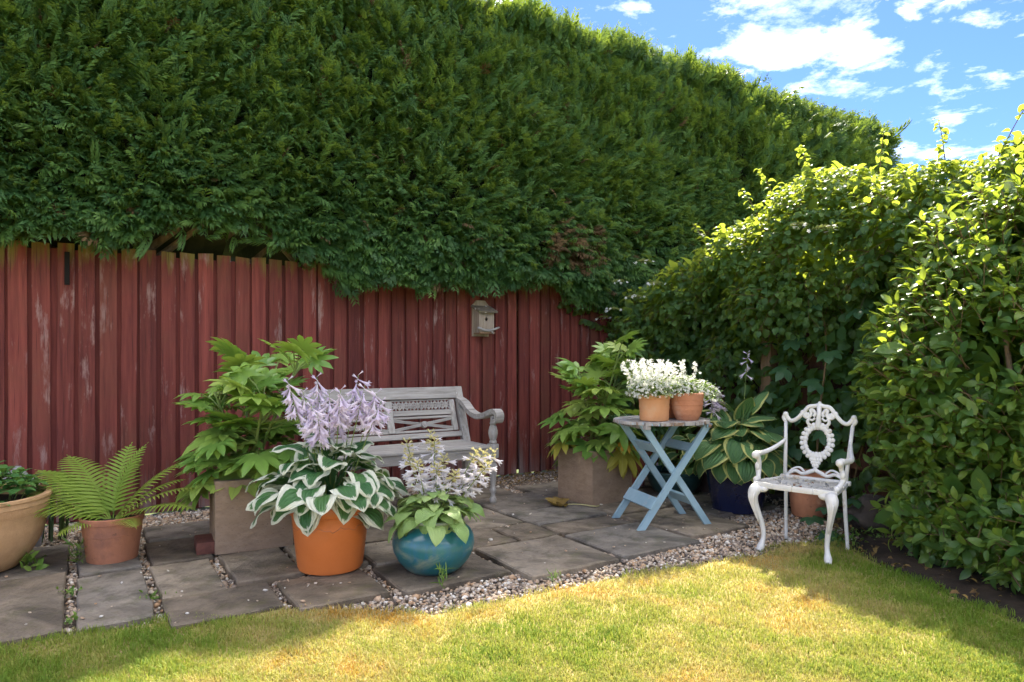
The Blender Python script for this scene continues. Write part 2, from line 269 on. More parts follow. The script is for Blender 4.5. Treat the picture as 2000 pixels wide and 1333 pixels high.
# ------------------------------------------------------------------ mesh helpers
class MB:
    def __init__(s): s.v = []; s.f = []; s.uv = {}
    def add(s, vs, fs, M=None, uvs=None):
        o = len(s.v)
        for i, p in enumerate(vs):
            p = Vector(p); p = (M @ p) if M else p
            s.v.append(tuple(p))
            if uvs: s.uv[o+i] = uvs[i]
        s.f += [tuple(i+o for i in f) for f in fs]
    def box(s, c, size, M=None, rot=None, bev=0.0):
        x, y, z = (k/2 for k in size); T = Matrix.Translation(c)
        if rot is not None: T = T @ rot
        if M: T = M @ T
        if bev <= 0:
            s.add([(i*x, j*y, k*z) for i in (-1, 1) for j in (-1, 1) for k in (-1, 1)],
                  [(0, 1, 3, 2), (4, 6, 7, 5), (0, 4, 5, 1), (2, 3, 7, 6), (0, 2, 6, 4), (1, 5, 7, 3)], T); return
        b = min(bev, x*.9, y*.9, z*.9)
        def ring(zz, ins): 
            X, Y = x-ins, y-ins
            return [(-X+b, -Y, zz), (X-b, -Y, zz), (X, -Y+b, zz), (X, Y-b, zz), (X-b, Y, zz), (-X+b, Y, zz), (-X, Y-b, zz), (-X, -Y+b, zz)]
        V = ring(-z, b*.5)+ring(-z+b, 0)+ring(z-b, 0)+ring(z, b*.5)
        F = [tuple(range(7, -1, -1)), tuple(range(24, 32))]
        for r in range(3):
            for i in range(8): F.append((r*8+i, r*8+(i+1) % 8, r*8+8+(i+1) % 8, r*8+8+i))
        s.add(V, F, T)
    def bar(s, a, b, wd, th, up=(0, 0, 1), bev=.002):      # rectangular bar from a to b
        a, b = Vector(a), Vector(b); y = (b-a).normalized(); x = y.cross(Vector(up)).normalized(); z = x.cross(y)
        M = Matrix((x, y, z)).transposed().to_4x4(); M.translation = (a+b)/2
        s.box((0, 0, 0), (wd, (b-a).length, th), M, bev=bev)
    def tube(s, pts, rad, seg=8, cap=True, flat=None):
        pts = [Vector(p) for p in pts]; n = len(pts)
        if isinstance(rad, (int, float)): rad = [rad]*n
        t0 = (pts[1]-pts[0]).normalized(); ref = Vector((0, 0, 1)) if abs(t0.z) < .9 else Vector((1, 0, 0))
        nx = t0.cross(ref).normalized(); V = []; F = []
        for i, p in enumerate(pts):
            t = (pts[min(i+1, n-1)]-pts[max(i-1, 0)]).normalized()
            nx = (nx-t*nx.dot(t)).normalized(); ny = t.cross(nx)
            for k in range(seg):
                a = 2*pi*k/seg; V.append(p+(nx*cos(a)+ny*sin(a))*rad[i])
        for i in range(n-1):
            for k in range(seg): F.append((i*seg+k, i*seg+(k+1) % seg, (i+1)*seg+(k+1) % seg, (i+1)*seg+k))
        if cap: F += [tuple(range(seg-1, -1, -1)), tuple((n-1)*seg+k for k in range(seg))]
        s.add(V, F, None, [(0, .5)]*len(V))
    def lathe(s, prof, seg=40, M=None, close=False):
        V = []; F = []; n = len(prof)
        for r, z in prof:
            for k in range(seg): a = 2*pi*k/seg; V.append((r*cos(a), r*sin(a), z))
        for i in range(n-1):
            for k in range(seg): F.append((i*seg+k, i*seg+(k+1) % seg, (i+1)*seg+(k+1) % seg, (i+1)*seg+k))
        if prof[0][0] > 1e-4: F.append(tuple(range(seg-1, -1, -1)))
        if close: F.append(tuple((n-1)*seg+k for k in range(seg)))
        s.add(V, F, M)
    def ball(s, c, r, seg=8, M=None, sc=(1, 1, 1)):
        V = []; F = []; n = 5
        for i in range(n+1):
            ph = pi*i/n
            for k in range(seg): a = 2*pi*k/seg; V.append((c[0]+r*sc[0]*sin(ph)*cos(a), c[1]+r*sc[1]*sin(ph)*sin(a), c[2]-r*sc[2]*cos(ph)))
        for i in range(n):
            for k in range(seg): F.append((i*seg+k, i*seg+(k+1) % seg, (i+1)*seg+(k+1) % seg, (i+1)*seg+k))
        s.add(V, F, M)
    def mesh(s, name, mat, smooth=False):
        me = bpy.data.meshes.new(name); me.from_pydata(s.v, [], s.f)
        if s.uv:
            ul = me.uv_layers.new(name='UVMap')
            arr = np.full((len(s.v), 2), (.0, .5), dtype=np.float32)
            for i, u in s.uv.items(): arr[i] = u
            li = np.zeros(len(me.loops), dtype=np.int32); me.loops.foreach_get('vertex_index', li)
            ul.data.foreach_set('uv', arr[li].ravel())
        if mat: me.materials.append(MATS[mat])
        if smooth:
            me.polygons.foreach_set('use_smooth', [True]*len(me.polygons))
            if smooth == 'auto':
                try: me.set_sharp_from_angle(angle=radians(38))
                except Exception: pass
        me.update(); return me
    def build(s, name, mat, parent=None, smooth=False, M=None):
        return link(name, s.mesh(name, mat, smooth), parent, M)
def link(name, me, parent=None, M=None):
    o = bpy.data.objects.new(name, me); COL.objects.link(o)
    if parent: o.parent = parent
    if M is not None: o.matrix_basis = M
    return o
def thing(name, label, cat, loc=(0, 0, 0), rz=0, group=None):
    o = bpy.data.objects.new(name, None); COL.objects.link(o); o.location = loc; o.rotation_euler = (0, 0, rz); o.empty_display_size = .1
    tag(o, label, cat, group); return o
def tag(o, label, cat, group=None):
    o['label'] = label; o['category'] = cat
    if group: o['group'] = group
    return o
def struct(o): o['kind'] = 'structure'; return o
def stuff(o): o['kind'] = 'stuff'; return o
def basis(dirv, nrm):                                      # columns X side, Y along, Z normal
    y = Vector(dirv).normalized(); x = y.cross(Vector(nrm))
    if x.length < 1e-4: x = y.cross(Vector((1, .3, .2)))
    x.normalize(); z = x.cross(y); return Matrix((x, y, z)).transposed()
def place(p, dirv, nrm, sc=1.):
    M = (basis(dirv, nrm)*sc).to_4x4(); M.translation = p; return M
def np_mesh(name, V, F, mat, attrs=None, smooth=False):
    me = bpy.data.meshes.new(name); nv = len(V); nf, k = F.shape
    me.vertices.add(nv); me.vertices.foreach_set('co', V.astype(np.float32).ravel())
    me.loops.add(nf*k); me.loops.foreach_set('vertex_index', F.astype(np.int32).ravel())
    me.polygons.add(nf); me.polygons.foreach_set('loop_start', np.arange(0, nf*k, k, dtype=np.int32)); me.polygons.foreach_set('loop_total', np.full(nf, k, dtype=np.int32))
    for nm_, a in (attrs or {}).items():
        at = me.attributes.new(nm_, 'FLOAT', 'POINT'); at.data.foreach_set('value', a.astype(np.float32))
    me.materials.append(MATS[mat])
    if smooth: me.polygons.foreach_set('use_smooth', np.ones(nf, dtype=bool))
    me.update(calc_edges=True); me.validate(); return me
def scatter(name, tv, tf, R, P, var, mat, tvar=None, smooth=False):
    """copies of a template (tv, tf triangles) at rotation*scale R (N,3,3) and position P (N,3) joined in one mesh"""
    N, k = len(P), len(tv)
    V = np.einsum('nij,kj->nki', R, tv)+P[:, None, :]
    F = tf[None]+(np.arange(N)*k)[:, None, None]
    a = np.repeat(np.asarray(var)[:, None], k, 1)
    if tvar is not None: a = np.clip(a+tvar[None], 0, 1)
    return np_mesh(name, V.reshape(-1, 3), F.reshape(-1, 3), mat, {'var': a.ravel()}, smooth)
def np_basis(d, n):
    d = d/np.linalg.norm(d, axis=1, keepdims=True); x = np.cross(d, n); x /= np.maximum(np.linalg.norm(x, axis=1, keepdims=True), 1e-6)
    z = np.cross(x, d); return np.stack((x, d, z), axis=2)
_ph = RNG.uniform(0, 6.28, (24, 3)); _dr = RNG.normal(0, 1, (24, 2)); _dr /= np.linalg.norm(_dr, axis=1, keepdims=True)
def vnoise(x, y, f, octs=3):                               # smooth pseudo noise around 0, roughly -1..1
    r = 0.; amp = 1.; tot = 0.
    for o in range(octs):
        a = 0.
        for j in range(5):
            k = (o*5+j) % 24; a = a+np.sin((x*_dr[k, 0]+y*_dr[k, 1])*f*(1+.23*j)*6.28/1.6+_ph[k, 0])
        r = r+amp*a/2.6; tot += amp; amp *= .6; f *= 2.1
    return r/tot
def bez(pts, n=12):                                        # Catmull-Rom through points
    P = [Vector(p) for p in pts]; P = [P[0]*2-P[1]]+P+[P[-1]*2-P[-2]]; out = []
    for i in range(1, len(P)-2):
        for k in range(n):
            t = k/n; a, b, c, d = P[i-1:i+3]
            out.append(.5*((2*b)+(c-a)*t+(2*a-5*b+4*c-d)*t*t+(3*b-a-3*c+d)*t**3))
    out.append(P[-2]); return out

# ------------------------------------------------------------------ leaf shapes
def blade(L, W, shape, nu=6, nv=2, fold=.2, curve=.6, wave=0., pet=0., pr=.004, heart=0., seed=0, p0=0., cup=0.):
    """leaf blade along +Y, normal +Z; UV x along, y across (0.5 midrib)"""
    rn = random.Random(seed); b = MB(); V = []; U = []; F = []
    y = pet; z = 0.; ang = p0; ds = L/nu; mid = []
    for i in range(nu+1):
        mid.append((y, z, ang)); y += cos(ang)*ds; z += sin(ang)*ds; ang -= curve/nu
    ph = rn.uniform(0, 6)
    for i in range(nu+1):
        t = i/nu; hw = W/2*shape(t)
        for j in range(-nv, nv+1):
            e = j/nv; my, mz, ma = mid[i]
            up = abs(e)*hw*fold + wave*W*sin(t*9+ph+(2 if e > 0 else 0))*e*e - cup*W*e*e*sin(pi*t)
            back = -heart*L*abs(e)**1.3*(1-t)**3
            V.append((hw*e, my+back*cos(ma)-up*sin(ma), mz+back*sin(ma)+up*cos(ma))); U.append((t, .5+e/2))
    m = 2*nv+1
    for i in range(nu):
        for j in range(2*nv): F.append((i*m+j, i*m+j+1, (i+1)*m+j+1, (i+1)*m+j))
    b.add(V, F, None, U)
    if pet > 0: b.tube([(0, 0, -.0), (0, pet*.5, -.01*pet), (0, pet+L*.06, .0)], [pr*1.2, pr, pr*.8], 4, False)
    return b
sh_heart = lambda t: max(.0, (sin(pi*min(1, (t*.93+.07))**.62)))**.75 * (1 if t < .999 else 0)
sh_oval = lambda t: (sin(pi*t**.85)**.85 if 0 < t < 1 else 0.0)
sh_ovate = lambda t: (sin(pi*t**.68)**.8 if 0 < t < 1 else (0.25 if t <= 0 else 0.0))
def tri_template(b):                                        # MB -> triangulated arrays
    V = np.array(b.v, dtype=float); F = []
    for f in b.f:
        for i in range(1, len(f)-1): F.append((f[0], f[i], f[i+1]))
    return V, np.array(F)
def palmate(lobes, spread, notch, wid, droop, fold, seed=0, pet=0., jag=0., pr=.004):
    rn = random.Random(seed); b = MB(); V = [(0, pet, 0)]; U = [(0, .5)]; F = []
    da = spread/(lobes-1); k0 = (lobes-1)/2
    def P(r, a, dz=0.): 
        return (r*sin(a), pet+r*cos(a), -droop*r*r*(1+.5*abs(a)/2)+dz)
    Ls = [(1-.045*abs(k-k0)**1.6)*rn.uniform(.93, 1.05) for k in range(lobes)]
    As = [(k-k0)*da+rn.uniform(-.04, .04) for k in range(lobes)]
    N = []
    for k in range(lobes+1):
        if k == 0: a = As[0]-da*.55; l = Ls[0]*.55
        elif k == lobes: a = As[-1]+da*.55; l = Ls[-1]*.55
        else: a = (As[k-1]+As[k])/2; l = (Ls[k-1]+Ls[k])/2
        N.append(len(V)); V.append(P(l*notch, a, fold)); U.append((notch, 1.))
    for k in range(lobes):
        a, l = As[k], Ls[k]; wv = rn.uniform(-.03, .03); dz = rn.uniform(-.05, .02)
        o = len(V)
        for r, u in ((notch*.95, .4), (.62, .6), (.83, .8)): V.append(P(l*r, a+wv*r, dz*r*r)); U.append((u, .5))
        V.append(P(l, a+wv, dz-.02)); U.append((1, .5))
        for sgn in (-1, 1):
            V.append(P(l*.60, a+sgn*wid*1.05/.62, fold+dz*.36)); U.append((.6, .5+.5*sgn))
            V.append(P(l*.80, a+sgn*wid*(.78+jag)/.82, fold*.8+dz*.64)); U.append((.8, .5+.5*sgn))
        for sgn, nn, e1, e2 in ((-1, N[k], o+4, o+5), (1, N[k+1], o+6, o+7)):
            q = [(0, nn, o), (nn, e1, o+1, o), (e1, e2, o+2, o+1), (e2, o+3, o+2)]
            F += [f if sgn > 0 else tuple(reversed(f)) for f in q]
    b.add(V, F, None, U)
    if pet > 0: b.tube([(0, 0, 0), (0, pet*.5, .02*pet), (0, pet, 0)], [pr, pr*.85, pr*.7], 5, False)
    return b

# ================================================================== THE SETTING
def sheet(name, pts, z, mat):
    b = MB(); b.add([(p[0], p[1], z) for p in pts], [tuple(range(len(pts)))]); return struct(b.build(name, mat))
sheet('ground', [(-150, -150), (150, -150), (150, 200), (-150, 200)], -.09, 'far_ground')
EDGE = [(-9, 2.15), (-3.75, 2.22), (-3.52, 2.26), (-3.2, 2.30), (-2.72, 2.43), (-2.45, 2.60), (-2.21, 2.84), (-1.55, 2.87), (-.9, 2.91), (-.3, 3.02), (.08, 2.95), (.44, 3.05), (3, 3.05)]
def edge_q(s): return np.interp(s, [e[0] for e in EDGE], [e[1] for e in EDGE])
BEDX = [(-6, 2.35), (2.0, 2.2), (2.9, 2.12), (3.2, 2.05), (3.58, 1.99), (3.9, 1.97), (4.2, 2.02), (5, 2.1)]
def bed_x(y): return np.interp(y, [e[0] for e in BEDX], [e[1] for e in BEDX])
sheet('gravel_bed', [SQ(-7, -.05).xy, SQ(-7, 3.3).xy, SQ(.6, 3.3).xy, SQ(1.5, 3.3).xy, SQ(1.5, -.05).xy], -.03, 'gravel_base')
# planting bed along the right-hand fence, gently mounded
def bed_mesh():
    xs = np.linspace(0, 1, 40); ys = np.linspace(-1.0, 7.6, 60); V = []; F = []
    for j, y in enumerate(ys):
        x0 = float(bed_x(y)) - .03 if y < 4.2 else float(np.interp(y, [4.2, 4.5, 5.2, 7.6], [2.0, 2.2, 2.05, 1.1]))
        for i, t in enumerate(xs):
            x = x0+t*(5.2-x0); z = -.028+.05*min(1, t*7)+.02*float(vnoise(x, y, 1.6))*min(1, t*8)
            V.append((x, y, z))
    for j in range(len(ys)-1):
        for i in range(39): F.append((j*40+i, j*40+i+1, j*40+41+i, j*40+40+i))
    b = MB(); b.add(V, F); return struct(b.build('planting_bed', 'soil', smooth=True))
bed_mesh()
lp = [SQ(s, q).xy for s, q in EDGE if s > -8 and s < .3]
lawn_pts = [SQ(-7, 2.16).xy]+lp[1:] + [(1.95, 4.0), (1.97, 3.6), (2.03, 3.2), (2.1, 2.9), (2.2, 2.0), (2.35, -1), (2.4, -6), (-9, -6)]
sheet('lawn', lawn_pts, -.006, 'lawn_soil')

# patio of riven slabs: s0, s1, q0, q1
SLABS = [(-4.6, -4.12, 1.36, 2.22), (-4.09, -3.548, 1.37, 2.23), (-4.6, -4.05, .60, 1.32), (-4.02, -3.545, .72, 1.33), (-4.6, -3.9, .02, .55), (-3.502, -3.222, 1.48, 2.24), (-3.50, -3.218, .84, 1.44), (-3.49, -3.215, .50, .80),
         (-3.178, -2.905, 1.49, 2.04), (-3.180, -2.725, 2.065, 2.42), (-3.168, -2.865, .97, 1.455), (-3.15, -2.52, .52, .93), (-2.845, -2.525, 1.47, 2.0), (-2.825, -2.20, .97, 1.435),
         (-2.495, -2.20, 1.47, 2.02), (-2.685, -2.265, 2.06, 2.50), (-2.48, -1.95, .50, .93), (-2.17, -1.64, 1.66, 2.08), (-2.17, -1.64, .97, 1.62), (-2.21, -1.63, 2.12, 2.535),
         (-1.59, -1.015, 2.115, 2.68), (-1.605, -1.295, 1.73, 2.07), (-1.605, -1.0, 1.20, 1.69), (-1.265, -.99, 1.75, 2.08), (-1.91, -1.2, .50, .93), (-1.6, -1.0, .96, 1.16),
         (-.965, -.365, 2.125, 2.65), (-.96, -.38, 1.855, 2.09), (-.97, -.36, 1.45, 1.82), (-.97, -.40, .93, 1.42), (-1.17, -.5, .5, .9), (-.33, .22, 1.91, 2.56), (-.33, .25, 1.26, 1.87), (-.37, .2, .62, 1.22), (.25, .85, 1.95, 2.28), (.28, .85, 1.26, 1.91), (.23, .85, .62, 1.22)]
patio = bpy.data.objects.new('patio', None); COL.objects.link(patio); struct(patio); patio.location = SQ(-1.5, 1.4)
patio.rotation_euler = (0, 0, 0)
PI_ = Vector(patio.location)
for k, (s0, s1, q0, q1) in enumerate(SLABS):
    rn = random.Random(k*7+1); ring = []
    for (a, b_) in (((s0, q0), (s1, q0)), ((s1, q0), (s1, q1)), ((s1, q1), (s0, q1)), ((s0, q1), (s0, q0))):
        for i in range(5):
            t = i/5; j = .006 if i else .010
            ring.append((a[0]+(b_[0]-a[0])*t+rn.uniform(-j, j), a[1]+(b_[1]-a[1])*t+rn.uniform(-j, j)))
    cs, cq = (s0+s1)/2, (q0+q1)/2; c = SQ(cs, cq); tx, ty = rn.uniform(-.012, .012), rn.uniform(-.012, .012); zt = rn.uniform(.010, .018)
    V = []; n = len(ring)
    for ins, z in ((0, -.045), (0, zt-.008), (.008, zt)):
        for (s_, q_) in ring:
            f = 1-ins/max(.1, math.hypot(s_-cs, q_-cq)); p = SQ(cs+(s_-cs)*f, cq+(q_-cq)*f)-c
            V.append((p.x, p.y, z+(p.x*tx+p.y*ty if z > 0 else 0)+rn.uniform(-.0015, .0015)))
    V.append((0, 0, zt+.001)); F = []
    for r in range(2):
        for i in range(n): F.append((r*n+i, (r*n+n+i), r*n+n+(i+1) % n, r*n+(i+1) % n))
    for i in range(n): F.append((2*n+i, 3*n, 2*n+(i+1) % n))
    b = MB(); b.add(V, F); me = b.mesh('slab', 'slab'); me.flip_normals() if False else None
    link('slab', me, patio, Matrix.Translation(c-PI_))
SL = np.array(SLABS)
def on_slab(s, q, m=0.):
    r = np.zeros(len(s), bool)
    for a in SL: r |= (s > a[0]+m) & (s < a[1]-m) & (q > a[2]+m) & (q < a[3]-m)
    return r

# ------------------------------------------------------------------ gravel
def ico():
    b = bmesh.new(); bmesh.ops.create_icosphere(b, subdivisions=1, radius=1)
    V = np.array([v.co[:] for v in b.verts]); F = np.array([[v.index for v in f.verts] for f in b.faces]); b.free(); return V, F
IV, IF = ico()
def stones(name, P, size, z0, flat=.55, varf=None):
    N = len(P); kinds = []
    me_parts = []; R = np_basis(RNG.normal(0, 1, (N, 3))*np.array([1, 1, .25]), np.tile([0, 0, 1.], (N, 1))+RNG.normal(0, .25, (N, 3)))
    sc = size[:, None]*np.stack((RNG.uniform(.6, 1., N), RNG.uniform(.8, 1.35, N), RNG.uniform(.35, .75, N)*flat/.55), 1)*.5
    R = R*sc[:, None, :]
    tv = IV*(1+RNG.normal(0, .16, (len(IV), 1)))
    var = RNG.uniform(0, 1, N) if varf is None else varf
    return scatter(name, tv, IF, R, np.column_stack((P, np.full(N, z0)+size*.12)), var, 'stone_mix')
def sq2xy(s, q): return np.column_stack((P0.x+D3.x*s+N3.x*q, P0.y+D3.y*s+N3.y*q))
n0 = 72000; s_ = RNG.uniform(-4.4, 1.3, n0); q_ = RNG.uniform(.02, 3.1, n0); xy = sq2xy(s_, q_)
ed = edge_q(s_)+.05*vnoise(s_*2, q_*2, 2.)
keep = (q_ < ed+RNG.normal(0, .035, n0)) & ~on_slab(s_, q_, -.004)
keep &= ~((s_ > .25) & (q_ > 2.0) & (xy[:, 0] > 2.15)) & ~((s_ > -.5) & (q_ < .6) & (RNG.random(n0) < .8)) & ~((s_ > .9) & (RNG.random(n0) < .75))
keep &= ~((q_ < .08) & (RNG.random(n0) < .5))
s_, q_, xy = s_[keep], q_[keep], xy[keep]
size = np.clip(RNG.lognormal(math.log(.0165), .33, len(s_)), .009, .042)
g_o = stuff(link('gravel', stones('gravel', xy, size, -.018, .6))); tag(g_o, 'pale flint gravel between slabs, lawn and red fence', 'gravel')
# loose pebbles lying on the slabs
n1 = 260; s1 = RNG.uniform(-4.2, .8, n1); q1 = RNG.uniform(.6, 2.6, n1); k1 = on_slab(s1, q1, .0); xy1 = sq2xy(s1[k1], q1[k1])
lo = stuff(link('loose_pebbles', stones('loose_pebbles', xy1, np.clip(RNG.lognormal(math.log(.014), .35, len(xy1)), .008, .03), .017, .5, RNG.uniform(.3, 1, len(xy1))))); tag(lo, 'loose pebbles strewn over the paving slabs', 'pebbles')

# ------------------------------------------------------------------ grass
NG = 330000
Y = 2.15+2.6*RNG.random(NG)**1.35; X = RNG.uniform(-1., 1., NG)*(Y*.80); X = np.where(X > 2.3, X-2.5, X)
dx, dy = X-P0.x, Y-P0.y; gs = dx*D3.x+dy*D3.y; gq = dx*N3.x+dy*N3.y
e = edge_q(gs); fr = vnoise(X*2, Y*2, 1.5, 4)
near = gq-e
k = (near > .04*fr+RNG.normal(0, .02, NG)-.02) & (X < bed_x(Y)+.06*fr+RNG.normal(0, .03, NG))
k &= ~((near < .05) & (RNG.random(NG) < .35))
X, Y, near, gs = X[k], Y[k], near[k], gs[k]; N = len(X)
dry = .53+.34*vnoise(X, Y, .9, 4)+.20*vnoise(X+7, Y, 3.4, 3)
strip = np.exp(-((near-.10)/.13)**2)*(np.clip((gs+3.0)/.5, 0, 1))*(.55+.4*vnoise(X+3, Y+1, 1.5, 2))
var = np.clip(dry+.55*np.clip(strip, 0, 1)+RNG.normal(0, .13, N), 0, 1)
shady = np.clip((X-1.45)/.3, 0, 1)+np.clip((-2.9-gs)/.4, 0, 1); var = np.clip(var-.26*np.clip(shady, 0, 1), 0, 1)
hgt = RNG.uniform(.012, .030, N)*(1.15-.35*var)*np.clip(1+.45*vnoise(X+1, Y+5, 4., 3), .5, 1.7); ang = RNG.uniform(0, 2*pi, N); lean = RNG.uniform(.1, .9, N)
wd = RNG.uniform(.0011, .0021, N)
tx, ty = np.cos(ang), np.sin(ang); ax, ay = -ty, tx
z0 = np.full(N, -.008)
a1 = np.column_stack((X-tx*wd, Y-ty*wd, z0)); a2 = np.column_stack((X+tx*wd, Y+ty*wd, z0))
mx_, my_ = X+ax*hgt*lean*.35, Y+ay*hgt*lean*.35
b1 = np.column_stack((mx_-tx*wd*.8, my_-ty*wd*.8, z0+hgt*.62)); b2 = np.column_stack((mx_+tx*wd*.8, my_+ty*wd*.8, z0+hgt*.62))
tp = np.column_stack((X+ax*hgt*lean, Y+ay*hgt*lean, z0+hgt*(1-.25*lean)))
V = np.stack((a1, a2, b2, b1, tp), 1).reshape(-1, 3); o5 = (np.arange(N)*5)[:, None]
F = np.concatenate((o5+np.array([[0, 1, 2]]), o5+np.array([[0, 2, 3]]), o5+np.array([[3, 2, 4]])), 0)
go = stuff(link('grass', np_mesh('grass', V, F, 'grass_blade', {'var': np.repeat(var, 5)}))); tag(go, 'short half-dry lawn grass with scorched orange patches', 'grass')

# ------------------------------------------------------------------ red close-board fence
fence = thing('closeboard_fence', 'dark red painted close-board fence of upright boards below the conifer hedge', 'fence', SQ(0, 0), ROTF)
def board_mesh(w_, h_, th, mat, seed):
    rn = random.Random(seed); b = MB(); n = 7; V = []
    for i in range(n+1):
        z = h_*i/n; dx = rn.uniform(-.0018, .0018); tw = rn.uniform(-.0015, .0015)
        top = rn.uniform(-.008, .008) if i == n else 0
        V += [(-w_/2+dx, tw, z), (w_/2+dx, -tw, z+top), (w_/2+dx, th*1.1, z+top), (-w_/2+dx, th, z)]
    F = [(0, 1, 2, 3), (n*4+3, n*4+2, n*4+1, n*4)]
    for i in range(n):
        for k_ in range(4): a = i*4+k_; c = i*4+(k_+1) % 4; F.append((a, a+4, c+4, c))
    b.add(V, F); return b.mesh('board', mat)
BM = [board_mesh(random.uniform(.094, .108), 1.80, .019, 'red_board', i) for i in range(7)]
SM = [board_mesh(.075, 1.838, .008, 'red_strip', 50+i) for i in range(3)]
# local frame of the fence: x along, -y towards the garden
s = -5.1; i = 0
while s < 1.44:
    rn = random.Random(i*3+5)
    if True:
        if -.09 < s < .04: s += .014
        h = 1.025+(.012 if s < -1 else 0.)
        link('board', BM[rn.randrange(7)], fence, Matrix.Translation((s, -.030+rn.uniform(-.002, .002), .0+rn.uniform(-.004, .004))) @ Matrix.Rotation(rn.uniform(-.004, .004), 4, 'Y') @ Matrix.Scale(h, 4, (0, 0, 1)))
        if not (-.13 < s < .06): link('strip', SM[rn.randrange(3)], fence, Matrix.Translation((s+.0635, -.009, -.01+rn.uniform(-.004, .004))) @ Matrix.Rotation(rn.uniform(-.006, .006), 4, 'Y'))
    s += .127+rn.uniform(-.006, .006); i += 1
b = MB()
for z in (.35, 1.0, 1.6): b.box((-1.8, .035, z), (6.6, .05, .08))
b.build('rail', 'brown_board', fence)
for xx in (-4.2, -2.1, 0.05, 1.4):
    b = MB(); b.box((xx, .11, .9), (.20, .10, 1.76)); b.build('post', 'brown_board', fence)
b = MB(); b.box((-3.56, -.056, 1.70), (.030, .006, .22), bev=.002); b.box((-3.56, -.060, 1.615), (.026, .010, .02)); b.build('hinge_strap', 'dark_hole', fence)
# ------------------------------------------------------------------ right-hand fence, seen from its rail side
fr_ = thing('timber_fence', 'brown timber fence overgrown by the climbing hydrangea', 'fence', RF(0, 0), ROTF-pi/2)
BM2 = [board_mesh(.118, 1.74, .016, 'brown_board', 80+i) for i in range(4)]
x = .1; i = 0
while x < 5.4:
    link('board', BM2[i % 4], fr_, Matrix.Translation((x, .02+(.006 if i % 2 else 0), .03+random.uniform(-.01, .01)))); x += .121; i += 1
for z in (.30, .92, 1.58):
    b = MB(); b.box((0, 0, 0), (5.3, .045, .085), bev=.004); b.build('rail', 'brown_board', fr_, M=Matrix.Translation((2.75, -.010, z)))
for t in (.25, 1.80, 3.4, 5.0):
    b = MB(); b.box((0, 0, .90), (.10, .095, 1.80), bev=.006); b.build('post', 'post_wood', fr_, M=Matrix.Translation((t, -.085, 0)))

# ------------------------------------------------------------------ conifer hedge
def spray_template(seed, L=1., n=7):
    rn = random.Random(seed); V = []; F = []; tv = []
    V += [(-.012, 0, 0), (.012, 0, 0), (0, L, -.12)]; F.append((0, 1, 2)); tv += [0, 0, .2]
    for i in range(n):
        t = .10+.84*i/n
        for sg in (-1, 1):
            if rn.random() < .08: continue
            tt = t+rn.uniform(-.04, .04); l = (.46*(1-tt)**.8+.10)*rn.uniform(.75, 1.2); a = sg*radians(rn.uniform(28, 48))
            dx, dy = sin(a), cos(a); o = len(V); w_ = .046*(1.1-.4*tt)
            z = -.12*tt*tt
            bx, by = 0, tt*L
            V += [(bx-dy*w_*.5*sg, by+dx*w_*.5*sg, z), (bx+dx*l*.5+dy*w_*sg, by+dy*l*.5-dx*w_*sg, z+.03), (bx+dx*l*.55-dy*w_*sg, by+dy*l*.55+dx*w_*sg, z+.01), (bx+dx*l, by+dy*l, z-.04-.25*l)]
            F += [(o, o+1, o+2), (o+1, o+3, o+2)]; tv += [-.05, .0, .0, .22]
    return np.array(V), np.array(F), np.array(tv)*.55
SPR = [spray_template(i) for i in range(5)]
def hedge_face(s, z):                                       # q of the clipped face
    base = np.interp(z, [1.5, 1.9, 2.4, 3.2, 4.0, 4.35, 4.6], [.20, .22, .16, .06, -.08, -.26, -.6])
    return base+.075*vnoise(s*1.0, z*1.0, .9, 3)+.03*vnoise(s, z+4, 3., 2)
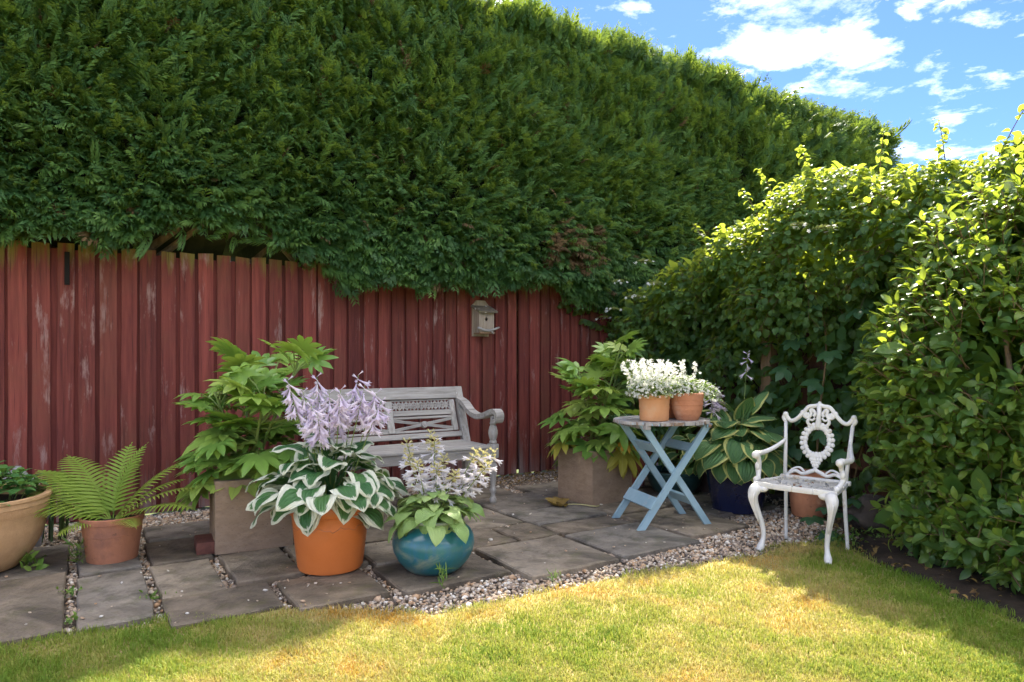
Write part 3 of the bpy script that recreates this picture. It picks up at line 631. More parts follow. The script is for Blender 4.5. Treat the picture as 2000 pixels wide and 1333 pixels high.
def make_hedge(root, s0, s1, zt, n_face, n_top, rough, seed, bottom):
    rg = np.random.default_rng(seed)
    s = rg.uniform(s0, s1, n_face); top = zt+.10*vnoise(s, s*0, 1.1, 3); bt = bottom(s)
    z = bt+(top-bt)*rg.random(n_face)
    dpt = rg.exponential(.055, n_face)-.03*rough
    q = hedge_face(s, z-(zt-4.5))-dpt+rough*rg.exponential(.05, n_face)
    P = np.column_stack((P0.x+D3.x*s+N3.x*q, P0.y+D3.y*s+N3.y*q, z))
    gap = (vnoise(s*1.3+9, z*1.7, 2.6, 3) < -.36) & (rg.random(n_face) < .8) & (z < zt-.25)   # thin places where the dark inside shows
    s, z, P = s[~gap], z[~gap], P[~gap]; n_face = len(s)
    upk = np.interp(z, [1.6, 2.1, 2.8, 4.4], [-.75, -.25, .55, 1.3])
    flow = .65*vnoise(s*.6, z*.6, .7, 2)
    dr = np.column_stack((N3.x*1.+D3.x*(flow+rg.normal(0, .35, n_face)), N3.y*1.+D3.y*(flow+rg.normal(0, .35, n_face)), upk+rg.normal(0, .35, n_face)))
    nn = np.column_stack((rg.normal(0, .5, n_face)+N3.x*.5, rg.normal(0, .5, n_face)+N3.y*.5, np.full(n_face, .8)))
    sz = rg.uniform(.085, .19, n_face)*(1+.25*(z < 2.2))
    # the crown of the hedge: upright wispy tips
    s2 = rg.uniform(s0, s1+.1, n_top); q2 = rg.uniform(-1.25, -.05, n_top)
    z2 = zt+.10*vnoise(s2, s2*0, 1.1, 3)-.55*(q2+.62)**2+.05+np.minimum(rg.exponential(.05*rough+.03, n_top), .16)-.10
    P2 = np.column_stack((P0.x+D3.x*s2+N3.x*q2, P0.y+D3.y*s2+N3.y*q2, z2))
    d2 = np.column_stack((rg.normal(0, .4, n_top)+D3.x*.3, rg.normal(0, .4, n_top), np.full(n_top, 1.)))
    n2 = rg.normal(0, 1, (n_top, 3)); sz2 = rg.uniform(.10, .24, n_top)
    P = np.vstack((P, P2)); dr = np.vstack((dr, d2)); nn = np.vstack((nn, n2)); sz = np.concatenate((sz, sz2)); s = np.concatenate((s, s2)); z = np.concatenate((z, z2))
    # the end wall, for the section that stops short
    var = np.clip(rg.beta(1.3, 2.2, len(P))*.95+.10*vnoise(s, z, 1.6, 3), 0, 1)
    return P, dr, nn, sz, var, s, z
def hedge_bottom(s):
    b_ = 1.86+.05*vnoise(s*1.5, s*0, 1.3, 3)
    b_ = b_+np.interp(s, [-5, -3.2, -2.95, -2.3, -2.0, -1.75, -1.2, -.4, .3, .9, 1.5, 3.3], [.05, .06, .22, .20, .04, -.14, -.10, -.05, -.02, -.18, -.25, -.25])
    return b_
def build_hedge(name, label, s0, s1, zt, nf, nt, rough, seed, bottom):
    root = thing(name, label, 'hedge', SQ((s0+s1)/2, -.6))
    inv = Matrix.Translation(-Vector(root.location))
    P, dr, nn, sz, var, s, z = make_hedge(root, s0, s1, zt, nf, nt, rough, seed, bottom)
    if name == 'clipped_conifer_hedge':
        brown = (RNG.random(len(s)) < .012) | ((np.abs(s-.55) < .32) & (z < 2.4) & (z > 2.0) & (RNG.random(len(s)) < .5))
    else: brown = np.zeros(len(s), bool)
    for j in range(5):
        sel = (np.arange(len(P)) % 5 == j) & ~brown
        if sel.any():
            R = np_basis(dr[sel], nn[sel])*sz[sel][:, None, None]
            o = stuff(link('foliage', scatter('foliage', SPR[j][0], SPR[j][1], R, P[sel], var[sel], 'hedge_leaf', SPR[j][2]), root, inv))
    if brown.any():
        R = np_basis(dr[brown], nn[brown])*sz[brown][:, None, None]
        stuff(link('dry_foliage', scatter('dry_foliage', SPR[0][0], SPR[0][1], R, P[brown], var[brown], 'hedge_brown', SPR[0][2]), root, inv))
    # dense twiggy inside
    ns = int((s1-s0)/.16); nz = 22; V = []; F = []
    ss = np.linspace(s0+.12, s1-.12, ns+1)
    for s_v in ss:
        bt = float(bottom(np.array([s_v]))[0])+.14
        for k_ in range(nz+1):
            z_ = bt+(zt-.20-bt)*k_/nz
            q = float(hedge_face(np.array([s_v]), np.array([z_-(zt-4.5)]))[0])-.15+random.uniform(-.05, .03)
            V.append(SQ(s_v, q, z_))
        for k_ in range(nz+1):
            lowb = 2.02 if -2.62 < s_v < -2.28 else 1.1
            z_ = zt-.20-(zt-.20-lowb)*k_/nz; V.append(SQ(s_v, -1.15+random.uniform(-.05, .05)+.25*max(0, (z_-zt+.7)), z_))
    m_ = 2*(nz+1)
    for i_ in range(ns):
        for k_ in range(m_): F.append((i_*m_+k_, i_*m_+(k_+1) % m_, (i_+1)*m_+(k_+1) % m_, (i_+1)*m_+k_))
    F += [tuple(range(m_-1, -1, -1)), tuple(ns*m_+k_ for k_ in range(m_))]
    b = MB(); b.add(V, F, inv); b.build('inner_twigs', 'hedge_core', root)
    return root, inv
hedge, hinv = build_hedge('clipped_conifer_hedge', 'tall clipped dark green conifer hedge rising behind the red fence', -5.6, 3.15, 4.50, 42000, 6500, .35, 3, hedge_bottom)
for k, s_v in enumerate((-4.4, -3.35, -2.72, -1.5, -.3, .8, 2.0)):
    rn = random.Random(k); b = MB(); base = SQ(s_v, -.38-.1*rn.random())
    b.tube([base+Vector((0, 0, -.05)), base+Vector((.02, .01, .9)), base+D3*rn.uniform(-.1, .1)+Vector((0, 0, 1.8)), base+D3*rn.uniform(-.2, .2)+Vector((0, 0, 3.2))], [.11, .095, .08, .04], 10)
    for j in range(5):
        z = rn.uniform(1.45, 2.0); dd = rn.choice((-1, 1))*rn.uniform(.3, .8)
        b.tube(bez([base+Vector((0, 0, z)), base+D3*dd*.45+N3*.15+Vector((0, 0, z+.22)), base+D3*dd+N3*.35+Vector((0, 0, z+.55))], 4), [.045-.0035*q for q in range(9)], 7)
    b.build('trunk', 'bark', hedge, 'auto', hinv)
# the shaggier conifers that continue the line beyond the corner
build_hedge('loose_conifer_hedge', 'shaggier darker conifers with wispy tips ending against the sky', 3.2, 6.5, 4.42, 12500, 4200, 1.3, 9, lambda s: 1.3+0*s)
def end_cap():
    rg = np.random.default_rng(5); n = 5200; root = bpy.data.objects['loose_conifer_hedge']; inv = Matrix.Translation(-Vector(root.location))
    q = rg.uniform(-1.2, .1, n); z = rg.uniform(1.4, 4.45, n); s = 6.4+.35*np.sin((z-1.5)/3.*pi)+np.minimum(rg.exponential(.10, n), .22)-.1+.1*vnoise(q, z, 1.5, 2)
    P = np.column_stack((P0.x+D3.x*s+N3.x*q, P0.y+D3.y*s+N3.y*q, z))
    dr = np.column_stack((D3.x+rg.normal(0, .35, n), D3.y+rg.normal(0, .35, n), .35+rg.normal(0, .35, n))); nn = np.column_stack((rg.normal(0, .5, n), rg.normal(0, .5, n), np.full(n, .8)))
    R = np_basis(dr, nn)*rg.uniform(.10, .20, n)[:, None, None]
    stuff(link('foliage', scatter('foliage', SPR[1][0], SPR[1][1], R, P, rg.beta(2, 3.5, n), 'hedge_leaf', SPR[1][2]), root, inv))
    m = 260; k = rg.uniform(3.3, 6.5, m)                    # leaders standing up from the top
    cl = np.round(k/.42)*.42+rg.normal(0, .07, m); q = -.5+rg.normal(0, .25, m); hz = rg.random(m); z = 4.30+.34*hz*(.5+.5*np.sin(np.round(k/.42)*2.3))
    P = np.column_stack((P0.x+D3.x*cl+N3.x*q, P0.y+D3.y*cl+N3.y*q, z)); dr = np.column_stack((D3.x*.8+rg.normal(0, .4, m), D3.y*.8+rg.normal(0, .4, m), np.full(m, .9)))
    R = np_basis(dr, rg.normal(0, 1, (m, 3)))*rg.uniform(.14, .28, m)[:, None, None]
    stuff(link('leading_shoots', scatter('leading_shoots', SPR[2][0], SPR[2][1], R, P, rg.beta(2, 3.5, m), 'hedge_leaf', SPR[2][2]), root, inv))
end_cap()

# ================================================================== POTS AND PLANTERS
def pot(name, label, cat, loc, prof, mat, soil_z, soil_r, seg=48, rz=0, group=None, parts=()):
    root = thing(name, label, cat, loc, rz, group)
    b = MB(); b.lathe(prof, seg); b.build('shell', mat, root, 'auto')
    if soil_r:
        b = MB(); V = [(0, 0, soil_z+.012)]; F = []
        for r, z in ((soil_r*.5, soil_z+.008), (soil_r, soil_z)):
            for k in range(24): a = 2*pi*k/24; V.append((r*cos(a), r*sin(a), z+random.uniform(-.004, .004)))
        for k in range(24): F += [(0, 1+k, 1+(k+1) % 24), (1+k, 25+k, 25+(k+1) % 24, 1+(k+1) % 24)]
        b.add(V, F); b.build('compost', 'compost', root)
    return root
def in_prof(out, th, zin):                                  # outer profile, then the rim turned inwards
    r, z = out[-1]; return out+[(r-th*.3, z+.004), (r-th, z), (r-th*1.3, zin)]
# sand-coloured bowl at the left edge
BOWL = Vector((-2.765, 3.49, .012))
bw = pot('bowl_planter', 'large sand-coloured round bowl planter with patterned band below the rim', 'planter', BOWL,
    in_prof([(.155, 0), (.20, .012), (.255, .07), (.300, .15), (.322, .23), (.331, .29), (.3325, .292), (.3335, .335), (.338, .337), (.338, .362), (.346, .367), (.346, .382)], .03, .31), 'sand_planter', .335, .31, 64)
# terracotta pot of the fern
FERN = Vector((-2.165, 3.70, .014))
pot('flower_pot', 'weathered terracotta pot holding the fern, wider at its plain rim', 'pot', FERN,
    in_prof([(.118, 0), (.122, .006), (.138, .14), (.140, .142), (.1405, .150), (.146, .205), (.152, .207), (.156, .236)], .014, .19), 'terracotta_old', .205, .138)
# orange plastic pot of the white-edged hosta
ORANGE = Vector((-.945, 3.555, .014))
op = pot('plastic_pot', 'big bright orange plastic pot holding the white-edged hosta', 'pot', ORANGE,
    in_prof([(.148, 0), (.158, .004), (.166, .02), (.190, .225), (.191, .230), (.190, .235), (.195, .288), (.206, .292), (.210, .30), (.2115, .335), (.208, .342)], .012, .29), 'orange_plastic', .30, .19, 64)
b = MB()
for k in range(90):                                         # thin scalloped garland moulded round the pot
    a0 = 2*pi*k/90; a1 = 2*pi*(k+1)/90; z = lambda a: .232+.008*sin(a*11)+.005*sin(a*23+1)+.003*sin(a*41)
    R0 = .1915
    b.tube([(R0*cos(a0), R0*sin(a0), z(a0)), (R0*cos(a1), R0*sin(a1), z(a1))], .0014, 4, False)
b.build('garland', 'terracotta_old', op, True)
# teal glazed pot
TEAL = Vector((-.405, 3.52, .014))
pot('glazed_pot', 'round teal blue glazed pot holding the pale green hosta', 'pot', TEAL,
    in_prof([(.110, 0), (.128, .004), (.150, .022), (.182, .058), (.203, .100), (.211, .137), (.207, .172), (.192, .203), (.170, .225), (.158, .235), (.152, .240), (.152, .254), (.158, .258), (.160, .268)], .014, .23), 'teal_glaze', .245, .14, 64)
# navy glazed pot
NAVY = Vector((1.635, 4.96, .0))
nv = pot('glazed_pot', 'deep navy blue glazed pot holding the yellow-edged hosta', 'pot', NAVY,
    in_prof([(.165, 0), (.172, .006), (.190, .10), (.206, .20), (.218, .285), (.2215, .29), (.2205, .30), (.224, .315), (.2265, .318), (.2255, .33), (.232, .35), (.236, .372)], .018, .32), 'navy_glaze', .33, .21, 56)
# empty wide terracotta pot behind the chair
WIDE = Vector((2.08, 4.79, .0))
pot('flower_pot', 'wide-rimmed terracotta pot standing empty behind the white chair', 'pot', WIDE,
    in_prof([(.105, 0), (.11, .005), (.122, .10), (.1235, .105), (.1225, .11), (.131, .18), (.1325, .185), (.1315, .19), (.138, .25), (.152, .262), (.160, .272), (.161, .288), (.155, .296)], .024, .10), 'terracotta', .12, .10, 48)
# pots in the dark corner behind the table
RB = SQ(.47, 1.13, .012)
rb = thing('trough_planter', 'dull red square plastic planter behind the blue table', 'planter', RB, ROTF+.1)
b = MB(); b.lathe([(.12, 0), (.165, .26), (.18, .262), (.183, .30), (.165, .30), (.16, .26)], 4, Matrix.Rotation(pi/4, 4, 'Z')); b.build('shell', 'red_plastic', rb)
b = MB(); b.box((0, 0, .25), (.2, .2, .02)); b.build('compost', 'compost', rb)
GB = SQ(.60, 1.52, .014)
pot('glazed_pot', 'low dark green glazed bowl behind the legs of the blue table', 'pot', GB,
    in_prof([(.15, 0), (.16, .006), (.20, .06), (.222, .12), (.225, .15), (.236, .158), (.238, .175)], .02, .13), 'green_glaze', .13, .19)
DB = SQ(.93, 1.62, .0)
pot('plastic_pot', 'dark brown pot in the corner between the table and the navy pot', 'pot', DB,
    in_prof([(.13, 0), (.135, .005), (.16, .24), (.17, .243), (.174, .285)], .012, .24), 'dark_plastic', .25, .155)
# square stone-effect planters
def cube_planter(label, corner, ang, size, h):
    c = Vector((corner[0], corner[1], .014)); R = Matrix.Rotation(ang, 4, 'Z'); cen = c+(R @ Vector((size/2, size/2, 0)))
    root = thing('cube_planter', label, 'planter', cen, ang, 'square stone-effect planters')
    t = .028; b = MB(); o = size/2; i_ = o-t; rn = random.Random(int(size*1000)); V = []; n = 7
    ringp = []
    for (x0, y0, x1, y1) in ((-o, -o, o, -o), (o, -o, o, o), (o, o, -o, o), (-o, o, -o, -o)):
        for k in range(n): ringp.append((x0+(x1-x0)*k/n, y0+(y1-y0)*k/n))
    m_ = len(ringp); nz = 7
    for zi in range(nz+1):
        for j, (x, y) in enumerate(ringp):
            cor = (j % n == 0); f = .985 if cor else 1.; d_ = rn.uniform(-.0022, .0022) if not cor else 0
            V.append((x*f+d_*(abs(x) > abs(y)), y*f+d_*(abs(y) >= abs(x)), h*zi/nz-(.004 if zi == nz else 0)))
    for j, (x, y) in enumerate(ringp): V.append((x*(o-.006)/o, y*(o-.006)/o, h))
    for j, (x, y) in enumerate(ringp): V.append((x*i_/o, y*i_/o, h))
    for j, (x, y) in enumerate(ringp): V.append((x*i_/o, y*i_/o, h-.08))
    F = []
    for r in range(nz+3):
        for j in range(m_): F.append((r*m_+j, r*m_+(j+1) % m_, (r+1)*m_+(j+1) % m_, (r+1)*m_+j))
    b.add(V, F); b.build('shell', 'stone_planter', root, 'auto')
    b = MB(); b.box((0, 0, h-.05), (2*i_, 2*i_, .02)); b.build('compost', 'compost', root)
    return cen, h
FL, fh = cube_planter('tall square brown stone-effect planter with a brick at its corner', (-1.637, 3.76), radians(28), .42, .405)
FR_, _ = cube_planter('square brown stone-effect planter beside the blue folding table', (.59, 5.0), radians(35), .41, .40)
# loose brick
b = MB(); b.box((0, 0, .033), (.212, .10, .065), bev=.004)
br = b.build('brick', 'brick', None, 'auto'); br.location = (-1.735, 3.86, .016); br.rotation_euler = (0, 0, radians(28+90)); tag(br, 'single dark red brick lying against the tall square planter', 'brick')

# ================================================================== BENCH
BO = SQ(-.87, 1.10)                                         # right front foot; local x along the fence (right end 0), y towards the fence
bench = thing('garden_bench', 'weathered grey teak garden bench with carved back and scrolled arms', 'bench', BO, ROTF)
BL = 1.24
def back_y(z): return .42+.16*(z-.42)/.44
leg_prof = [(.020, 0), (.026, .008), (.028, .03), (.018, .05), (.016, .07), (.024, .085), (.027, .10), (.020, .115), (.019, .13), (.024, .18), (.030, .25), (.031, .285), (.022, .30), (.029, .315), (.029, .325), (.022, .335)]
up_prof = [(.022, .455), (.029, .47), (.023, .485), (.030, .505), (.036, .535), (.036, .555), (.028, .585), (.020, .60), (.026, .61), (.020, .625), (.021, .66)]
for x in (0., -BL):
    b = MB(); T = Matrix.Translation((x, 0, .014)); b.lathe(leg_prof, 20, T); b.box((x, 0, .405), (.066, .066, .105), bev=.004); b.lathe(up_prof, 20, Matrix.Translation((x, 0, 0)))
    b.build('front_leg', 'grey_teak_up', bench, 'auto')
    b = MB(); b.bar((x, .40, .012), (x, .42, .42), .06, .055, (0, 1, 0)); b.bar((x, .42, .42), (x, back_y(.862), .862), .062, .05, (0, 1, 0)); b.build('back_post', 'grey_teak_up', bench)
    # scrolled arm: swept down from the post then curling over the front leg
    pts = bez([(x, back_y(.76), .765), (x, .44, .735), (x, .34, .675), (x, .22, .648), (x, .10, .665), (x, .0, .695), (x, -.055, .70), (x, -.085, .675), (x, -.075, .64), (x, -.045, .632), (x, -.03, .65), (x, -.045, .664)], 5)
    b = MB(); V = []; F = []; n = len(pts); hw = .034
    for i, p in enumerate(pts):
        t = (pts[min(i+1, n-1)]-pts[max(0, i-1)]).normalized(); nn = Vector((0, -t.z, t.y)); th = .021 if i < n*.62 else .021-.012*(i-n*.62)/(n*.38)
        for sx, sn in ((-hw, -th), (hw, -th), (hw, th*.6), (hw*.8, th), (-hw*.8, th), (-hw, th*.6)): V.append(p+Vector((sx, 0, 0))+nn*sn)
    for i in range(n-1):
        for k in range(6): F.append((i*6+k, i*6+(k+1) % 6, i*6+6+(k+1) % 6, i*6+6+k))
    F += [(5, 4, 3, 2, 1, 0), tuple((n-1)*6+k for k in range(6))]
    b.add(V, F); b.build('armrest', 'grey_teak', bench, 'auto')
for k in range(6):
    y = -.005+.077*k; b = MB(); b.box((-BL/2, y, .442), (BL-.07 if 0 < k < 5 else BL-.07, .066, .020), bev=.004); b.build('seat_slat', 'grey_teak', bench, 'auto')
b = MB(); b.box((-BL/2, -.012, .395), (BL-.066, .024, .07), bev=.003); b.build('front_rail', 'grey_teak', bench)
for x in (-.03, -BL+.03): b = MB(); b.box((x, .2, .395), (.03, .36, .06), bev=.003); b.build('side_rail', 'grey_teak', bench)
def back_bar(name, x0, x1, z0, z1, th=.028, mat='grey_teak', dy=0.):
    zc = (z0+z1)/2; b = MB(); rot = Matrix.Rotation(-math.atan2(.16, .44), 4, 'X')
    b.box(((x0+x1)/2, back_y(zc)+dy, zc), (x1-x0, th, z1-z0), rot=rot, bev=.003); return b.build(name, mat, bench)
back_bar('top_rail', -BL-.02, .02, .772, .866, .034, dy=-.006)
back_bar('lower_rail', -BL+.03, -.03, .475, .515)
def back_stile(x, w_=.05): back_bar('stile', x-w_/2, x+w_/2, .516, .771, .026, 'grey_teak_up')
back_stile(-BL/2, .055); back_stile(-.075, .045); back_stile(-BL+.075, .045)
for x0, x1 in ((-BL/2+.028, -.098), (-BL+.098, -BL/2-.028)):
    back_bar('mid_rail', x0, x1, .648, .682)
    back_bar('cross_rail', x0, x1, .625, .642, .018); back_bar('cross_rail', x0, x1, .522, .538, .018)
    # pierced frieze: a row of square rosettes with holes between
    root_y = back_y(.725); fz = MB(); nR = 8; wd = (x1-x0)/nR
    fz.box(((x0+x1)/2, back_y(.766)+.0, .766), (x1-x0, .014, .009)); fz.box(((x0+x1)/2, back_y(.687), .687), (x1-x0, .014, .009))
    for k in range(nR):
        cx = x0+wd*(k+.5); cz = .7265; M = Matrix.Translation((cx, back_y(cz), cz)) @ Matrix.Rotation(-math.atan2(.16, .44), 4, 'X')
        for q in range(8):
            a = q*pi/4; r0, r1 = .006, (.036 if q % 2 == 0 else .047)
            fz.bar(M @ Vector((r0*cos(a), 0, r0*sin(a))), M @ Vector((r1*cos(a), 0, r1*sin(a))), .009, .012, (0, 1, 0), .001)
        ring = [M @ Vector((.021*cos(2*pi*i/10), 0, .021*sin(2*pi*i/10))) for i in range(11)]; fz.tube(ring, .0042, 5, False); fz.ball((0, 0, 0), .009, 8, M, (1, .7, 1))
        if k: fz.box((x0+wd*k, back_y(cz), cz), (.007, .013, .07), rot=Matrix.Rotation(-math.atan2(.16, .44), 4, 'X'))
    fz.build('carved_frieze', 'grey_teak', bench)
    cx = (x0+x1)/2; zc = .582
    for sg in (-1, 1):
        b = MB(); b.bar((x0, back_y(zc-sg*.036), zc-sg*.036), (x1, back_y(zc+sg*.036)+.002*sg, zc+sg*.036), .026 if False else .022, .020, (0, 1, 0)); b.build('cross_bar', 'grey_teak', bench)
    b = MB(); M = Matrix.Translation((cx, back_y(zc)-.014, zc)) @ Matrix.Rotation(pi/2-math.atan2(.16, .44), 4, 'X'); b.lathe([(.0, .014), (.010, .013), (.014, .009), (.022, .012), (.026, .008), (.027, -.014)][::-1], 20, M); b.build('rosette', 'grey_teak', bench, 'auto')

# ================================================================== BIRD BOX on the fence
bs = SQ(-.375, .036)
bird = thing('bird_box', 'small weathered wooden bird box with sloping roof fixed on the red fence', 'bird box', bs, ROTF)
bz = 1.30
b = MB(); V2 = [(-.085, 0), (.085, 0), (.085, .285), (.045, .33), (-.045, .33), (-.085, .285)]
b.add([(x, -.0, bz+z) for x, z in V2]+[(x, -.018, bz+z) for x, z in V2], [tuple(range(6)), tuple(range(11, 5, -1))]+[(i, i+6, (i+1) % 6+6, (i+1) % 6) for i in range(6)]); b.build('back_board', 'old_wood', bird)
for x in (-.07, .07):
    b = MB(); P = [(-.018, .03), (-.125, .03), (-.125, .215), (-.018, .265)]
    b.add([(x-.008, y, bz+z) for y, z in P]+[(x+.008, y, bz+z) for y, z in P], [(0, 1, 2, 3), (7, 6, 5, 4)]+[(i, i+4, (i+1) % 4+4, (i+1) % 4) for i in range(4)]); b.build('side_board', 'old_wood', bird)
b = MB(); n = 16; V = []; hx, hz = .0615, .0925; cz = bz+.1225
for y in (-.108, -.122):
    for k in range(n):
        a = 2*pi*k/n+pi/4*0; ca, sa = cos(a), sin(a); m_ = max(abs(ca), abs(sa)); V.append((hx*ca/m_, y, cz+hz*sa/m_))
    for k in range(n): a = 2*pi*k/n; V.append((.015*cos(a), y, cz+.03+.017*sin(a)))
F = []
for k in range(n):
    j = (k+1) % n; F += [(k, j, n+j, n+k), (2*n+j, 2*n+k, 3*n+k, 3*n+j), (n+k, n+j, 3*n+j, 3*n+k), (j, k, 2*n+k, 2*n+j)]
b.add(V, F); b.build('front_board', 'old_wood', bird)
b = MB(); b.box((0, -.075, bz+.03), (.155, .14, .016)); b.build('floor_board', 'post_wood', bird)
b = MB(); b.box((0, -.085, bz+.246), (.20, .165, .018), rot=Matrix.Rotation(radians(22), 4, 'X'), bev=.003); b.build('roof', 'mossy_wood', bird)
b = MB(); b.tube(bez([(-.10, -.135, bz+.075), (-.04, -.15, bz+.052), (.02, -.15, bz+.05), (.07, -.145, bz+.062), (.125, -.14, bz+.082)], 4), [.010, .011, .012, .012, .012, .012, .011, .011, .011, .010, .010, .010, .010, .011, .011, .010, .007], 7); b.tube([(.03, -.15, bz+.05), (.055, -.155, bz+.02)], [.009, .006], 6); b.build('perch', 'grey_teak', bird, True)

# ================================================================== FOLDING TABLE
TB = thing('folding_table', 'pale blue folding garden table with crossed legs and worn slatted top', 'table', (1.0, 4.566, .013), math.atan2(.296, .955))
def leg(x0, x1, y, nm='leg'):
    b = MB(); b.bar((x0, y, 0), (x1, y, .655), .022, .042, (0, 1, 0) if False else (0, 0, 1), .003); return b.build(nm, 'blue_paint', TB)
def leg2(x0, x1, y):                                        # bar with its wide face to the side
    a = Vector((x0, y, 0)); c = Vector((x1, y, .66)); d = (c-a).normalized(); off = Vector((d.z, 0, -d.x))*.021; b = MB(); V = []
    for yy in (-.011, .011):
        for p in (a-off, a+off, c+off, c-off):
            z = p.z; k_ = (0-z)/d.z if p is not None and p.z < .1 else (.66-z)/d.z
            V.append((p.x+d.x*k_, y+yy, p.z+d.z*k_))
    b.add(V, [(0, 1, 2, 3), (7, 6, 5, 4)]+[(i, i+4, (i+1) % 4+4, (i+1) % 4) for i in range(4)]); return b.build('leg', 'blue_paint', TB)
for y in (-.19, .17): leg2(-.255, .235, y)
for y in (-.163, .143): leg2(.245, -.225, y)
def stretcher(xc, zc, y0, y1, dirx, hgt, mat='blue_paint'):
    b = MB(); rot = Matrix.Rotation(math.atan2(dirx, .655), 4, 'Y'); b.box((xc, (y0+y1)/2, zc), (.018, y1-y0, hgt), rot=rot, bev=.002); b.build('stretcher', mat, TB)
def lx(x0, x1, z): return x0+(x1-x0)*z/.66
stretcher(lx(-.255, .235, .15)-.028, .165, -.215, .165, .49, .085); stretcher(lx(-.255, .235, .50)+.02, .50, -.178, .158, .49, .06)
stretcher(lx(.245, -.225, .15), .155, -.150, .130, -.47, .075); stretcher(lx(.245, -.225, .50), .505, -.150, .130, -.47, .075)
for x in (-.215, .225): b = MB(); b.box((x, -.01, .648), (.035, .42, .026), bev=.003); b.build('batten', 'worn_top', TB)
R_ = .315; n = 8; wd = 2*R_/n
for k in range(n):                                          # slats run front to back, cut to an octagon-like round
    x0 = -R_+wd*k+.004; x1 = x0+wd-.008; lim = lambda x: min(R_*.99, math.sqrt(max(.0, (R_*1.035)**2-x*x)))*.93
    th = random.uniform(.018, .021); z0 = .6615; P = [(x0, -lim(x0)), (x1, -lim(x1)), (x1, lim(x1)), (x0, lim(x0))]; b = MB()
    b.add([(x, y, z0) for x, y in P]+[(x, y, z0+th) for x, y in P], [(3, 2, 1, 0), (4, 5, 6, 7)]+[(i, (i+1) % 4, (i+1) % 4+4, i+4) for i in range(4)]); b.build('slat', 'worn_top', TB)
b = MB(); M = Matrix.Translation((.225, -.222, .648)) @ Matrix.Rotation(pi/2, 4, 'X'); b.lathe([(.010, 0), (.010, .012), (.004, .015)], 10, M); b.build('bolt', 'post_wood', TB)
TT = .013+.6825
POT1 = Vector((.925, 4.44, TT)); POT2 = Vector((1.150, 4.485, TT)); POT3 = Vector((1.09, 4.67, TT))
pot('flower_pot', 'pale straight-sided terracotta pot of white bellflowers on the blue table', 'pot', POT1,
    in_prof([(.088, 0), (.092, .004), (.096, .045), (.0935, .05), (.098, .095), (.0955, .10), (.100, .14), (.104, .143), (.105, .163)], .01, .13), 'terracotta_pale', .145, .09, 40)
pot('flower_pot', 'ribbed rounded terracotta pot of white flowers on the blue table', 'pot', POT2,
    in_prof([(.070, 0), (.074, .006), (.086, .035), (.089, .036), (.095, .066), (.098, .067), (.100, .098), (.103, .10), (.103, .13), (.1055, .132), (.106, .172), (.102, .176)], .012, .14), 'terracotta', .15, .092, 40)
pot('flower_pot', 'darker terracotta pot half hidden behind the other two on the blue table', 'pot', POT3,
    in_prof([(.062, 0), (.066, .004), (.08, .10), (.088, .103), (.09, .13)], .01, .10), 'terracotta_old', .11, .075, 36)

# ================================================================== WHITE CAST CHAIR
CH = Vector((1.677, 3.918, -.004))
fx, fy = -.68, -.733                                        # facing
chair = thing('cast_iron_chair', 'ornate white cast metal garden armchair with wreath back on the lawn edge', 'chair', CH, math.atan2(fy, fx)-pi/2)
CM = 'white_iron'
